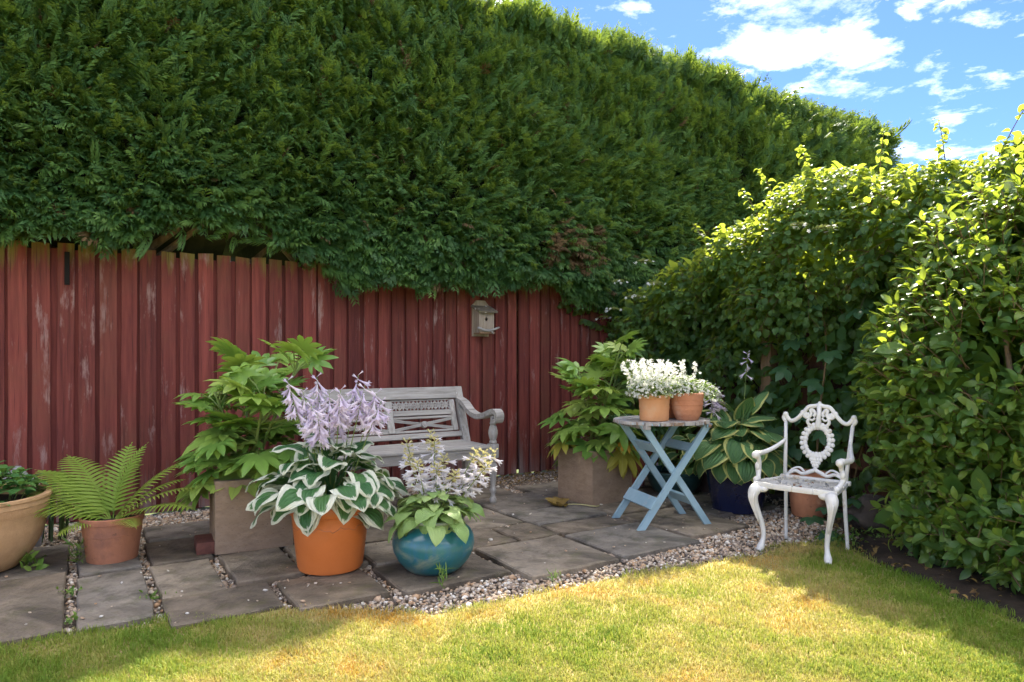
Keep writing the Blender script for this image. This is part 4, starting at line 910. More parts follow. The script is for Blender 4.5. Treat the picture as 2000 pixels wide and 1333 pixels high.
# local axes: +y front; +x is the sitter's left-hand side seen from the front as picture left/right mirrored
def rec(z): return -.165-.20*(z-.385)
SZ = .385
def back_pt(x, z): return Vector((x, rec(z), z))
for sx in (-1, 1):
    # cabriole front leg: knee bulging forward and outward, thin shin, flared foot
    kx, ky = sx*.200, .170
    b = MB(); b.tube(bez([(kx, ky, SZ-.012), (kx+sx*.016, ky+.026, SZ-.06), (kx+sx*.006, ky+.014, SZ-.13), (kx-sx*.016, ky-.012, SZ-.22), (kx-sx*.026, ky-.020, .09), (kx-sx*.018, ky-.008, .035), (kx-sx*.010, ky+.010, .0)], 5),
        [.024, .030, .033, .034, .033, .031, .028, .025, .022, .020, .019, .018, .017, .016, .016, .015, .015, .014, .014, .0135, .013, .013, .0135, .0145, .016, .019, .021, .021, .020, .019, .018][:31], 10)
    for q in (-1, 0, 1): b.tube(bez([(kx+q*.014+sx*.004, ky+.022, SZ-.02), (kx+sx*.016+q*.012, ky+.052, SZ-.07), (kx+sx*.008+q*.005, ky+.036, SZ-.14), (kx-sx*.010, ky+.012, SZ-.22)], 4), [.007, .008, .008, .008, .008, .007, .007, .006, .006, .005, .005, .004, .003], 6)
    b.tube(bez([(kx-sx*.012, ky, SZ-.03), (kx-sx*.045, ky+.006, SZ-.028), (kx-sx*.06, ky+.004, SZ-.02)], 4), [.020, .020, .019, .018, .016, .014, .012, .010, .008], 8)
    b.build('front_leg', CM, chair, True)
    b = MB(); b.tube([(sx*.165, -.160, SZ-.01), (sx*.170, -.172, .2), (sx*.176, -.190, .02), (sx*.176, -.192, 0)], [.0125, .0115, .0105, .014], 8); b.build('back_leg', CM, chair, True)
    b = MB(); b.tube([back_pt(sx*.172, SZ-.01), back_pt(sx*.182, .55), back_pt(sx*.193, .715)], [.0125, .0115, .011], 8); b.ball(back_pt(sx*.197, .757), .017, 10); b.tube(bez([back_pt(sx*.193, .715), back_pt(sx*.207, .735), back_pt(sx*.197, .757)], 4), .012, 8); b.build('back_post', CM, chair, True)
    # arm: from the post outward and forward to a knob, then an S-shaped support down to the seat
    a0 = back_pt(sx*.186, .605); arm = MB()
    arm.tube(bez([a0, (sx*.215, -.12, .565), (sx*.245, -.03, .540), (sx*.243, .06, .540), (sx*.232, .115, .545)], 5), [.011, .011, .012, .012, .012, .013, .013, .013, .013, .014, .014, .015, .015, .015, .016, .016, .017, .018, .019, .020, .018], 9)
    arm.ball((sx*.232, .128, .540), .022, 10); arm.build('armrest', CM, chair, True)
    sp = MB(); sp.tube(bez([(sx*.232, .108, .54), (sx*.228, .085, .50), (sx*.236, .075, .455), (sx*.228, .095, .42), (sx*.218, .13, SZ+.01)], 5), [.017, .016, .015, .014, .013, .013, .013, .014, .015, .016, .017, .017, .016, .015, .014, .014, .014, .015, .015, .016, .016], 9); sp.ball((sx*.222, .142, SZ+.015), .018, 8); sp.ball((sx*.236, .088, .47), .016, 8, None, (1, 1, 1.6)); sp.build('arm_support', CM, chair, True)
seat = MB(); SW = lambda y: .218+(y-.17)*.11
fr = [(-.216, .175, SZ), (-.1, .184, SZ), (0, .187, SZ), (.1, .184, SZ), (.216, .175, SZ)]
out = [(-.18, -.165), (-.205, 0), (-.222, .165), (-.11, .182), (0, .187), (.11, .182), (.222, .165), (.205, 0), (.18, -.165)]
for i in range(len(out)-1): seat.bar((*out[i], SZ-.006), (*out[i+1], SZ-.006), .016, .030 if .16 < out[i][1] else .022, (0, 0, 1), .003)
seat.bar((-.20, -.168, SZ), (.20, -.168, SZ), .026, .026, (0, 0, 1), .004)
seat.build('seat_rim', CM, chair, 'auto')
lat = MB()
def flat_curve(pts, w_=.007, n=6):
    P = bez([(x, y, SZ) for x, y in pts], n)
    for i in range(len(P)-1):
        d = (P[i+1]-P[i]); 
        if d.length > 1e-5: lat.bar(P[i]-d*.2, P[i+1]+d*.2, w_*1.6, .008, (0, 0, 1), 0)
for k in range(5): ry = .05; flat_curve([(-.03+.06*k/4-.0, 0), (-.03+.06*k/4, .0005)]) if False else None
flat_curve([(.045*cos(a), .01+.05*sin(a)) for a in np.linspace(0, 2*pi, 9)]); flat_curve([(.018*cos(a), .01+.022*sin(a)) for a in np.linspace(0, 2*pi, 7)])
for sx in (-1, 1):
    for y0, y1, bow in ((-.15, -.05, .02), (-.10, -.015, .02), (-.04, .01, .012), (.03, .03, 0), (.09, .05, -.015), (.14, .075, -.02), (.165, .11, -.02)):
        flat_curve([(sx*SW(y0)*.97, y0), (sx*.13, (y0+y1)/2+bow), (sx*.05, y1)])
    flat_curve([(sx*.02, .17), (sx*.075, .12), (sx*.06, .07), (sx*.03, .10), (sx*.045, .13)]); flat_curve([(sx*.02, -.15), (sx*.075, -.11), (sx*.06, -.06), (sx*.03, -.08), (sx*.045, -.11)])
    flat_curve([(sx*.13, -.15), (sx*.10, -.06), (sx*.135, .02), (sx*.10, .10), (sx*.14, .17)])
flat_curve([(0, -.16), (0, -.04)], .008); flat_curve([(0, .06), (0, .18)], .008)
lat.build('seat_lattice', CM, chair)
# crest rail with shells and scrolls
cr = MB(); half = [(.197, .757), (.168, .722), (.135, .728), (.098, .765), (.062, .808), (.026, .815), (0, .822)]
pts = [(-x, z) for x, z in half]+[(x, z) for x, z in half[::-1][1:]]
cr.tube(bez([back_pt(x, z) for x, z in pts], 6), .0125, 8); cr.ball(back_pt(0, .832), .012, 8)
for sx in (-1, 1):
    cr.tube(bez([back_pt(sx*.09, .775), back_pt(sx*.082, .75), back_pt(sx*.06, .745), back_pt(sx*.045, .765), back_pt(sx*.05, .79), back_pt(sx*.034, .79), back_pt(sx*.022, .768), back_pt(sx*.03, .752)], 5), .0095, 7)
    for q in range(4): cr.ball(back_pt(sx*(.062+.012*q), .757+.004*q), .013, 7, None, (1, .6, 1.5))
    cr.tube(bez([back_pt(sx*.055, .742), back_pt(sx*.062, .718), back_pt(sx*.045, .70), back_pt(sx*.015, .70)], 5), .010, 7)
    cr.tube(bez([back_pt(sx*.02, .745), back_pt(sx*.035, .73), back_pt(sx*.05, .735)], 4), .007, 6)
cr.tube([back_pt(0, .82), back_pt(0, .76), back_pt(0, .70), back_pt(0, .675)], [.016, .013, .020, .008], 8)
cr.build('crest_rail', CM, chair, True)
wr = MB(); nl = 22
for k in range(nl):                                         # overlapping leaves round an open oval
    a = 2*pi*k/nl; rx, rz = .070, .088; p = back_pt(rx*sin(a), .606+rz*cos(a)*(1 if cos(a) > 0 else .95))
    wr.ball(p, .0165 if k % 2 else .0145, 8, None, (1.05, .6, 1.15))
    p2 = back_pt((rx+.020)*sin(a), .606+(rz+.014)*cos(a)); 
    if abs(sin(a)) > .25: wr.ball(p2, .014, 7, None, (1, .5, 1))
for r, (z, n) in enumerate(((.535, 5), (.518, 4), (.50, 4), (.482, 3), (.465, 2), (.448, 1))):
    for i in range(n): wr.ball(back_pt((i-(n-1)/2)*.018, z), .0125, 7, None, (1, .75, 1))
wr.tube([back_pt(0, .70), back_pt(0, .685)], .015, 8); wr.build('wreath', CM, chair, True)
sw = MB()
for sx in (-1, 1):
    sw.tube(bez([back_pt(0, .44), back_pt(sx*.03, .428), back_pt(sx*.07, .412), back_pt(sx*.11, .425), back_pt(sx*.145, .412), back_pt(sx*.160, .39), back_pt(sx*.148, .378)], 5), [.012]*8+[.010]*23, 8)
    sw.tube(bez([back_pt(sx*.06, .425), back_pt(sx*.09, .447), back_pt(sx*.125, .438), back_pt(sx*.15, .415)], 5), .0065, 6)
    sw.tube(bez([back_pt(sx*.158, .40), back_pt(sx*.175, .40)], 2), .008, 6)
sw.build('lower_swag', CM, chair, True)

# ================================================================== ROCKS
def lump(name, label, cat, loc, r, sc, mat, seed):
    bm_ = bmesh.new(); bmesh.ops.create_icosphere(bm_, subdivisions=4, radius=r); rn = np.random.default_rng(seed); ph = rn.uniform(0, 6, 9)
    for v in bm_.verts:
        p = v.co/r; k_ = 1+.12*sin(p.x*3+ph[0])*sin(p.y*3.3+ph[1])+.09*sin(p.z*5+ph[2]+p.x*4)+.05*sin(p.x*9+ph[3])*sin(p.y*8+ph[4])+.025*sin(p.z*17+ph[5]+p.y*13)
        v.co = Vector((v.co.x*sc[0], v.co.y*sc[1], v.co.z*sc[2]))*k_
    me = bpy.data.meshes.new(name); bm_.to_mesh(me); bm_.free(); me.materials.append(MATS[mat]); me.polygons.foreach_set('use_smooth', [True]*len(me.polygons))
    o = link(name, me); o.location = loc; return tag(o, label, cat)
lump('rock', 'dark lumpy rock at the foot of the glossy shrub', 'rock', (2.33, 4.35, .09), .17, (1.1, .8, .75), 'rock', 2)
lump('rock', 'rough pale grey rock behind the sand-coloured bowl', 'rock', (-2.89, 3.99, .17), .24, (.66, .5, 1.0), 'pale_rock', 5)

# ================================================================== POTTED PLANTS
def leaf_on_stalk(yb, zb, L, W, p0, curve, mat, seed, fold=.18, wave=.03, heart=.10, pr=.0045, nu=8, nv=3, shape=sh_heart, cup=.10):
    bl = blade(L, W, shape, nu, nv, fold, curve, wave, 0, heart=heart, seed=seed, p0=p0, cup=cup)
    b = MB(); b.add(bl.v, bl.f, Matrix.Translation((0, yb, zb)), [bl.uv.get(i, (0, .5)) for i in range(len(bl.v))])
    d0 = Vector((0, .25, 1)).normalized(); e_ = Vector((0, yb, zb)); tng = Vector((0, cos(p0), sin(p0)))
    P = [Vector((0, 0, 0)), Vector((0, yb*.30, zb*.45+.02)), e_-tng*.05+Vector((0, 0, .0)), e_, e_+tng*L*.10]
    b.tube(bez(P, 3), pr, 5, False); return b.mesh('leaf', mat, True)
def bell(L, r, mat, nm='flower'):
    b = MB(); V = []; F = []; U = []
    prof = [(0, .18), (.30, .22), (.58, .42), (.82, .62)]
    for t_, k_ in prof:
        for q in range(6): a = q*pi/3; V.append((r*k_*cos(a), L*t_, r*k_*sin(a))); U.append((t_, .9))
    for q in range(6): a = q*pi/3; V.append((r*1.0*cos(a), L*1.02, r*1.0*sin(a))); U.append((1, .9))
    for i in range(3):
        for q in range(6): F.append((i*6+q, i*6+(q+1) % 6, i*6+6+(q+1) % 6, i*6+6+q))
    n0 = 18
    for q in range(6):                                      # pointed petals
        a = q*pi/3; a2 = (q+1)*pi/3
        o = len(V); V += [(r*.64*cos(a-.42), L*.80, r*.64*sin(a-.42)), (r*.64*cos(a+.42), L*.80, r*.64*sin(a+.42))]; U += [(.8, .9)]*2
        F.append((o, o+1, 24+q))
    b.add(V, F, None, U); b.tube([(0, -L*.25, 0), (0, .02*L, 0)], r*.1, 4, False); return b.mesh(nm, mat, True)
BELL_L = bell(.046, .0155, 'lilac_petal'); BELL_W = bell(.040, .0135, 'white_petal'); BUD_W = bell(.020, .006, 'bud', 'bud'); BUD_L = bell(.026, .0065, 'lilac_petal', 'bud')
def hosta(label, base, n, kinds, mat, spreadj=.25, roll=.3, seed=1, **kw):
    root = thing('hosta', label, 'hosta', base); rn = random.Random(seed); meshes = []
    for ki, (yb, zb, L, W, p0, cv, cnt) in enumerate(kinds):
        ms = [leaf_on_stalk(yb, zb, L, W, p0+rn.uniform(-.15, .15), cv+rn.uniform(-.2, .25), mat, seed*50+ki*5+v, **kw) for v in range(3)]
        off = rn.uniform(0, 6)
        for i in range(cnt):
            a = off+2*pi*i/cnt+rn.uniform(-spreadj, spreadj); sc = rn.uniform(.85, 1.12)
            M = Matrix.Translation((rn.uniform(-.03, .03), rn.uniform(-.03, .03), rn.uniform(-.02, .02))) @ Matrix.Rotation(a, 4, 'Z') @ Matrix.Rotation(rn.uniform(-.14, .14), 4, 'X') @ Matrix.Rotation(rn.uniform(-roll, roll), 4, 'Y') @ Matrix.Scale(sc, 4)
            link('leaf', ms[rn.randrange(3)], root, M)
    return root
def flower_stalk(root, p, top, bend, zone, nfl, fl, bud, nb, sz, seed, droop=-.8, fl_sc=(.8, 1.15)):
    rn = random.Random(seed); p, top = Vector(p), Vector(top); b = MB()
    pts = bez([p, p.lerp(top, .5)+Vector((bend[0]*.4, bend[1]*.4, 0)), top+Vector((bend[0], bend[1], 0))], 8)
    n = len(pts); b.tube(pts, [.0042-.0026*i/n for i in range(n)], 5); st = b.build('flower_stalk', 'stalk_green', root, True)
    def at(t): f = t*(n-1); i = min(int(f), n-2); return pts[i].lerp(pts[i+1], f-i)
    for k in range(nfl):
        t = 1-zone*(.12+.88*(k+rn.random()*.6)/nfl); a = k*2.4+rn.uniform(-.4, .4); el = droop+rn.uniform(-.3, .35)
        d = Vector((cos(a)*cos(el), sin(a)*cos(el), sin(el))); link('flower', fl, st, place(at(t)+d*.012, d, Vector((0, 0, 1)), sz*rn.uniform(*fl_sc)))
    for k in range(nb):
        t = 1-zone*.30*k/nb; a = k*2.4; el = .7-.9*k/nb; d = Vector((cos(a)*cos(el), sin(a)*cos(el), sin(el)))
        link('bud', bud, st, place(at(t)+d*.004, d, Vector((0, 0, 1)), sz*rn.uniform(.8, 1.2)*(1.1 if k else .8)))
    return st
# 1: white-edged hosta in the orange pot
h1 = hosta('large hosta with white-edged leaves and tall lilac flowers in the orange pot', ORANGE+Vector((0, 0, .305)), 60,
    [(.19, .04, .145, .135, -.05, 1.6, 16), (.29, .08, .15, .135, -.05, 1.2, 20), (.25, .14, .15, .14, .05, 1.4, 21), (.18, .20, .15, .135, .2, 1.4, 20), (.12, .26, .15, .135, .45, 1.4, 15), (.05, .30, .145, .13, .8, 1.3, 9)], 'hosta_white_edge', seed=3, wave=.07, roll=.5)
rn = random.Random(5)
for k, (dx, dz, dy) in enumerate(((-.20, .665, .02), (-.155, .60, .10), (-.10, .68, .14), (-.06, .55, -.10), (.00, .60, -.02), (.03, .54, .05), (.06, .62, -.06), (.10, .69, .12), (.15, .64, .03), (.20, .60, .06), (.235, .56, -.02), (-.02, .50, -.14))):
    flower_stalk(h1, (dx*.25, dy*.25, .0), (dx*.9, dy*.9, dz), (dx*.25, dy*.2), .26, 14, BELL_L, BUD_L, 3, 1.38, 100+k, -.8)
# 2: pale hosta in the teal pot
h2 = hosta('small pale green hosta with spikes of white flowers in the teal pot', TEAL+Vector((0, 0, .245)), 60,
    [(.13, .02, .10, .080, -.1, 1.7, 20), (.15, .055, .105, .080, .05, 1.5, 22), (.12, .09, .10, .078, .2, 1.5, 22), (.08, .12, .095, .075, .4, 1.5, 18), (.04, .14, .09, .07, .6, 1.5, 12), (.17, .035, .13, .09, -.1, 1.3, 9)], 'hosta_lime', seed=8, heart=.08, pr=.003, nu=6, nv=2, wave=.04, roll=.4)
for k, (dx, dz, dy) in enumerate(((-.12, .40, .10), (-.10, .34, -.02), (-.055, .32, -.10), (-.02, .45, .10), (.00, .42, .05), (.02, .30, -.06), (.04, .33, .02), (.09, .26, -.05), (.17, .36, .02), (.20, .35, .05), (.22, .30, -.02), (.24, .35, .09))):
    flower_stalk(h2, (dx*.3, dy*.3, .0), (dx*.8, dy*.8, dz), (dx*.5, dy*.2), .58, 12, BELL_W, BUD_W, 12, 1.38, 200+k, -.25)
# 3: yellow-edged hosta in the navy pot
h3 = hosta('large hosta with broad ribbed yellow-edged leaves in the navy pot', NAVY+Vector((0, 0, .34)), 60,
    [(.22, .035, .175, .175, -.35, 1.3, 15), (.28, .11, .18, .18, -.25, 1.2, 16), (.23, .19, .19, .18, -.05, 1.2, 15), (.17, .26, .19, .18, .2, 1.2, 12), (.10, .31, .19, .175, .5, 1.0, 8), (.04, .34, .19, .17, 1.1, .7, 4)], 'hosta_yellow_edge', seed=13, wave=.025, heart=.16, cup=.14)
for k, (dx, dz, dy, nf) in enumerate(((.06, .80, -.05, 6), (-.17, .56, .0, 15), (-.13, .53, .06, 12), (-.21, .50, -.05, 12))):
    flower_stalk(h3, (dx*.3, dy*.3, 0), (dx*.9, dy*.9, dz), (dx*.12, 0), .30 if k else .22, nf, BELL_L, BUD_L, 5, 1.05, 300+k, -.55)
# 4: another hosta in the dark pot behind the table
hosta('pale-edged hosta seen between the legs of the blue table', DB+Vector((-.12, -.05, .26)), 30,
    [(.19, -.02, .18, .14, -.2, 1.6, 11), (.20, .09, .18, .14, -.05, 1.4, 11), (.12, .18, .18, .14, .2, 1.3, 8)], 'hosta_yellow_edge', seed=17, heart=.1)

# fatsias
def fatsia(label, base, n, Hh, R, seed, yellow=3, lean=(0, 0), rmin=.5):
    root = thing('fatsia', label, 'fatsia', base); rn = random.Random(seed)
    LM = [palmate(9 if v % 3 else 7, 4.3 if v % 3 else 3.7, .40, .150 if v % 3 else .18, -.04+.10*(v % 4), .055, seed*9+v, pr=.02) for v in range(6)]
    LM = [b.mesh('leaf', 'fatsia_leaf', True) for b in LM]
    LY = palmate(7, 3.7, .42, .18, .45, .05, seed+77).mesh('leaf', 'fatsia_yellow', True); LO = palmate(7, 3.7, .45, .17, .5, .05, seed+78).mesh('leaf', 'fatsia_orange', True)
    stems = []
    for k in range(5):
        a = 2*pi*k/5+rn.uniform(-.4, .4); rr = rn.uniform(.20, .62)*R; h_ = Hh*rn.uniform(.62, .95)
        pts = bez([(rn.uniform(-.05, .05), rn.uniform(-.05, .05), -.05), (cos(a)*rr*.4, sin(a)*rr*.4, h_*.45), (cos(a)*rr+lean[0]*.3, sin(a)*rr+lean[1]*.3, h_)], 8); stems.append(pts)
        b = MB(); b.tube(pts, [.012-.006*i/len(pts) for i in range(len(pts))], 6); b.build('stem', 'stalk_green', root, True)
    pets = MB()
    for i in range(n):
        st = stems[i % 5]; t = (i//5+rn.random()*.8)/(n/5); t = min(.99, t); p = st[int((.18+.82*t)*(len(st)-1))]
        a = i*2.399+rn.uniform(-.5, .5); el = -.15+1.15*t**1.5+rn.uniform(-.2, .2)
        d = Vector((cos(a)*cos(el), sin(a)*cos(el), sin(el))); pl = rn.uniform(.14, .28)*(1.12-.5*t)
        q = p+d*pl; e_ = p+d*pl*.5+Vector((0, 0, .02))
        rad = math.hypot(q.x, q.y)
        if rad > R*.78: q.x *= R*.78/rad; q.y *= R*.78/rad
        pets.tube([p, e_, q], [.004, .0035, .003], 5, False)
        out = Vector((cos(a), sin(a), 0)); bd = (out*1.0+Vector((0, 0, -.60+1.25*t+rn.uniform(-.3, .3)))).normalized()
        nr = (out*(.95-.25*t)+Vector((rn.uniform(-.25, .25), rn.uniform(-.25, .25)-.12, 1.))).normalized()
        sc = rn.uniform(.165, .225)*(1.05-.20*t)
        me = LM[rn.randrange(6)]
        if yellow and t < .25 and rn.random() < .4: me = LY; yellow -= 1
        link('leaf', me, root, place(q, bd, nr, sc))
    pets.build('leaf_stalks', 'stalk_green', root, True)
    return root, LO
f1, _ = fatsia('bushy fatsia with glossy hand-shaped leaves in the tall square planter by the brick', Vector((FL.x, FL.y, .36)), 126, .86, .66, 21, 1)
f2, LO = fatsia('bushy fatsia with yellowing lower leaves in the planter beside the blue table', Vector((FR_.x, FR_.y, .36)), 100, .88, .54, 34, 4)
link('leaf', LO, f2, place(Vector((.20, -.23, .13)), Vector((.2, -1, -.35)), Vector((0, -.6, 1)), .105))
# fallen leaf on the slabs
fl_ = thing('fallen_leaf', 'curled yellow and brown fallen leaf with long pale stalk on the paving', 'leaf', (.38, 4.99, .020), radians(75))
pm = palmate(7, 3.9, .45, .17, -.35, .10, 5); tv, tf = tri_template(pm)
vv = np.clip(.2+.5*RNG.random(len(tv)), 0, 1); tv2 = tv.copy(); tv2[:, 2] = np.abs(tv2[:, 2])*.8+.10*np.sin(tv2[:, 0]*5)
tv2[:, 2] -= tv2[:, 2].min()
o = link('blade', np_mesh('blade', tv2*.14, tf, 'dead_leaf', {'var': vv}), fl_)
b = MB(); b.tube(bez([(0, 0, .01), (.03, -.10, .012), (.02, -.22, .006), (.05, -.25, .006)], 5), .0045, 6); b.build('stalk', 'bud', fl_, True)

# fern
def frond(L, droop, p0, seed, w_=.20):
    rn = random.Random(seed); b = MB(); n = 22; y = z = 0.; a = p0; P = []
    for i in range(n+1): P.append((y, z, a)); y += cos(a)*L/n; z += sin(a)*L/n; a -= droop/n*(.4+1.2*i/n)
    b.tube([(0, p[0], p[1]) for p in P[::3]], [.0032-.0025*i/9 for i in range(len(P[::3]))], 4, False)
    for i in range(3, n+1):
        t = i/n; l = w_*L*(sin(pi*min(1, .12+t*.92))**.75*.95+.05)*rn.uniform(.92, 1.06); py, pz, pa = P[i]; hw = L/n*.44
        if i == n: l *= .6
        for sg in (-1, 1):
            V = []; F = []; U = []; m_ = 5; fw = .32+.25*t
            for j in range(m_+1):
                u = j/m_; x = sg*l*u; yo = fw*l*u-.05*l*u*u; up = .10*l*u-.22*l*u*u; ww = hw*(1-u**1.6)*(1.0 if j % 2 == 0 else .72)+.0006
                for e_ in (-1, 1): V.append((x, py+(yo+e_*ww)*cos(pa)-up*sin(pa), pz+(yo+e_*ww)*sin(pa)+up*cos(pa))); U.append((u, .8))
            for j in range(m_): F.append((j*2, j*2+1, j*2+3, j*2+2) if sg < 0 else (j*2+1, j*2, j*2+2, j*2+3))
            b.add(V, F, None, U)
    return b.mesh('frond', 'fern_leaf', True)
fern = thing('fern', 'light green fern with arching feathery fronds in a terracotta pot', 'fern', FERN+Vector((0, 0, .20)))
FD = [frond(.46, .8, 1.35, 1, .25), frond(.44, .75, .95, 2, .26), frond(.40, .85, .62, 3, .27), frond(.34, 1.1, .40, 4, .30)]
for k, (az, vi, sc, tl) in enumerate(((92, 0, 1.0, .05), (150, 1, 1.3, -.05), (172, 1, 1.25, -.15), (194, 2, 1.5, -.15), (180, 2, 1.35, 0), (165, 2, 1.45, .15), (30, 1, 1.15, 0), (48, 0, 1.0, .1), (10, 2, 1.2, .05), (-10, 2, 1.3, -.15), (235, 3, .85, -.1), (-35, 3, .8, 0), (208, 2, 1.1, -.15), (20, 2, 1.1, .2), (160, 2, 1.1, .2))):
    link('frond', FD[vi], fern, Matrix.Rotation(radians(az-90), 4, 'Z') @ Matrix.Rotation(tl, 4, 'X') @ Matrix.Scale(sc, 4))
# mint-like plant and spiky leaves in and behind the bowl
mint = thing('leafy_herb', 'low bushy dark green herb with rosettes of leaves in the sand-coloured bowl', 'herb', BOWL+Vector((0, 0, .335)))
ML = [blade(.092, .052, sh_oval, 5, 2, .25, .7, .04, .008, .002, seed=i).mesh('leaf', 'mint_leaf', True) for i in range(3)]
rn = random.Random(2); b = MB()
for k in range(40):
    a = k*2.4; r = .29*math.sqrt((k+.5)/40); p = Vector((r*cos(a), r*sin(a), .06+.10*(1-(r/.3)**2)+rn.uniform(-.02, .03))); b.tube([Vector((p.x*.8, p.y*.8, -.01)), p], .0025, 4, False)
    for j in range(8):
        aa = j*pi/2+(j//4)*.78+rn.uniform(-.2, .2); el = .15 if j < 4 else .75; d = Vector((cos(aa)*cos(el)+.25*p.x, sin(aa)*cos(el)+.25*p.y, sin(el)))
        link('leaf', ML[rn.randrange(3)], mint, place(p-Vector((0, 0, .018 if j < 4 else 0)), d, Vector((0, 0, 1)), rn.uniform(.8, 1.15)*(1 if j < 4 else .7)))
b.build('stems', 'stalk_green', mint)
iris = thing('strap_leaf_plant', 'clump of upright sword-shaped leaves between bowl and red fence', 'plant', (-2.78, 4.12, .0)); sh_strap = lambda t: (1-t**3)**.8*(.6+.4*min(1, t*4))
SLM = [blade(.42, .022, sh_strap, 6, 1, .5, .35, .0, 0, seed=i, p0=0).mesh('leaf', 'strap_leaf', True) for i in range(3)]
for k in range(17): a = k*2.4; d = Vector((cos(a)*.28*rn.random()+.05, sin(a)*.28*rn.random(), 1)); link('leaf', SLM[k % 3], iris, place(Vector((rn.uniform(-.10, .10), rn.uniform(-.06, .06), 0)), d, Vector((cos(a), sin(a), .2)), rn.uniform(.7, 1.12)))
# dark leafy plant in the red square planter
dk = thing('leafy_plant', 'low dark green plant with divided leaves in the red planter behind the table', 'plant', RB+Vector((0, 0, .26)))
DKL = [palmate(5, 2.6, .30, .20, .3+.1*i, .05, 60+i, pet=.6, pr=.015).mesh('leaf', 'maple_leaf', True) for i in range(3)]
for k in range(34): a = k*2.4; el = rn.uniform(.1, 1.2); d = Vector((cos(a)*cos(el), sin(a)*cos(el), sin(el))); link('leaf', DKL[k % 3], dk, place(Vector((cos(a)*.05, sin(a)*.05, .05+.2*rn.random())), d, Vector((0, 0, 1)), rn.uniform(.09, .14)))

# white flowers on the table
def petal_flower():
    V = []; F = []
    for q in range(5):
        a = 2*pi*q/5; o = len(V); V += [(0, 0, 0), (.6*cos(a-.5), .6*sin(a-.5), .18), (cos(a), sin(a), .1), (.6*cos(a+.5), .6*sin(a+.5), .18)]; F += [(o, o+1, o+2), (o, o+2, o+3)]
    return np.array(V), np.array(F)
PF = petal_flower(); LF = tri_template(blade(1., .45, sh_oval, 3, 1, .3, .6))
def white_mound(label, base, R, Hh, nfl, nspike, seed, droop=0., ctr=(0, 0)):
    root = thing('white_flowers', label, 'flowers', base); rg = np.random.default_rng(seed)
    inv = Matrix.Identity(4)
    u = rg.random(nfl); az = rg.uniform(0, 2*pi, nfl); el = np.arcsin(rg.uniform(-.15, 1, nfl)); rr = .80+.22*rg.random(nfl)
    P = np.column_stack((R*np.cos(az)*np.cos(el)*rr+ctr[0], R*np.sin(az)*np.cos(el)*rr+ctr[1], Hh*np.sin(el)*rr+.02)); nrm = np.column_stack((np.cos(az)*np.cos(el), np.sin(az)*np.cos(el), np.sin(el)+.3))+rg.normal(0, .4, (nfl, 3))
    if nspike:
        for k in range(nspike):
            a = k*2.4; r = R*.85*math.sqrt((k+.5)/nspike); bx, by = ctr[0]+r*cos(a), ctr[1]+r*sin(a); m_ = 34; t = rg.random(m_); h0 = Hh*math.sqrt(max(.05, 1-(r/R)**2))
            sp = np.column_stack((bx*(1+.5*t)+rg.normal(0, .009, m_), by*(1+.5*t)+rg.normal(0, .009, m_), h0*.75+.15*t)); P = np.vstack((P, sp)); nrm = np.vstack((nrm, rg.normal(0, 1, (m_, 3))+np.array([0, 0, .4])))
    n = len(P); R_m = np_basis(np.cross(nrm, rg.normal(0, 1, (n, 3))), nrm)*rg.uniform(.0075, .013, n)[:, None, None]
    stuff(link('flowers', scatter('flowers', PF[0], PF[1], R_m, P, rg.random(n), 'white_flower'), root))
    n = 900; az = rg.uniform(0, 2*pi, n); el = np.arcsin(rg.uniform(-.25, 1, n)); rr = rg.uniform(.3, .98, n)
    P = np.column_stack((R*np.cos(az)*np.cos(el)*rr+ctr[0], R*np.sin(az)*np.cos(el)*rr+ctr[1], Hh*np.sin(el)*rr+.02)); d = np.column_stack((np.cos(az), np.sin(az), rg.uniform(-.2, 1, n)))
    stuff(link('foliage', scatter('foliage', LF[0], LF[1], np_basis(d, rg.normal(0, .6, (n, 3))+np.array([0, 0, 1.]))*rg.uniform(.016, .032, n)[:, None, None], P, rg.random(n), 'small_leaf'), root))
    b = MB()
    for k in range(26): a = k*2.4; b.tube([(.03*cos(a), .03*sin(a), -.03), (ctr[0]+R*.75*cos(a)*.8, ctr[1]+R*.75*sin(a)*.8, Hh*.6)], .0016, 4, False)
    b.build('stems', 'stalk_green', root); return root
white_mound('mound of snow-white flower spikes in the pale straight-sided pot', POT1+Vector((0, 0, .155)), .155, .135, 520, 30, 41, ctr=(-.03, 0))
white_mound('rounded mound of tiny white flowers in the ribbed pot', POT2+Vector((0, 0, .16)), .13, .115, 360, 10, 42, ctr=(-.04, .02))
white_mound('loose trailing mound of tiny white flowers spilling off the back of the table', POT3+Vector((0, 0, .12)), .165, .12, 330, 0, 43, ctr=(.16, -.05))

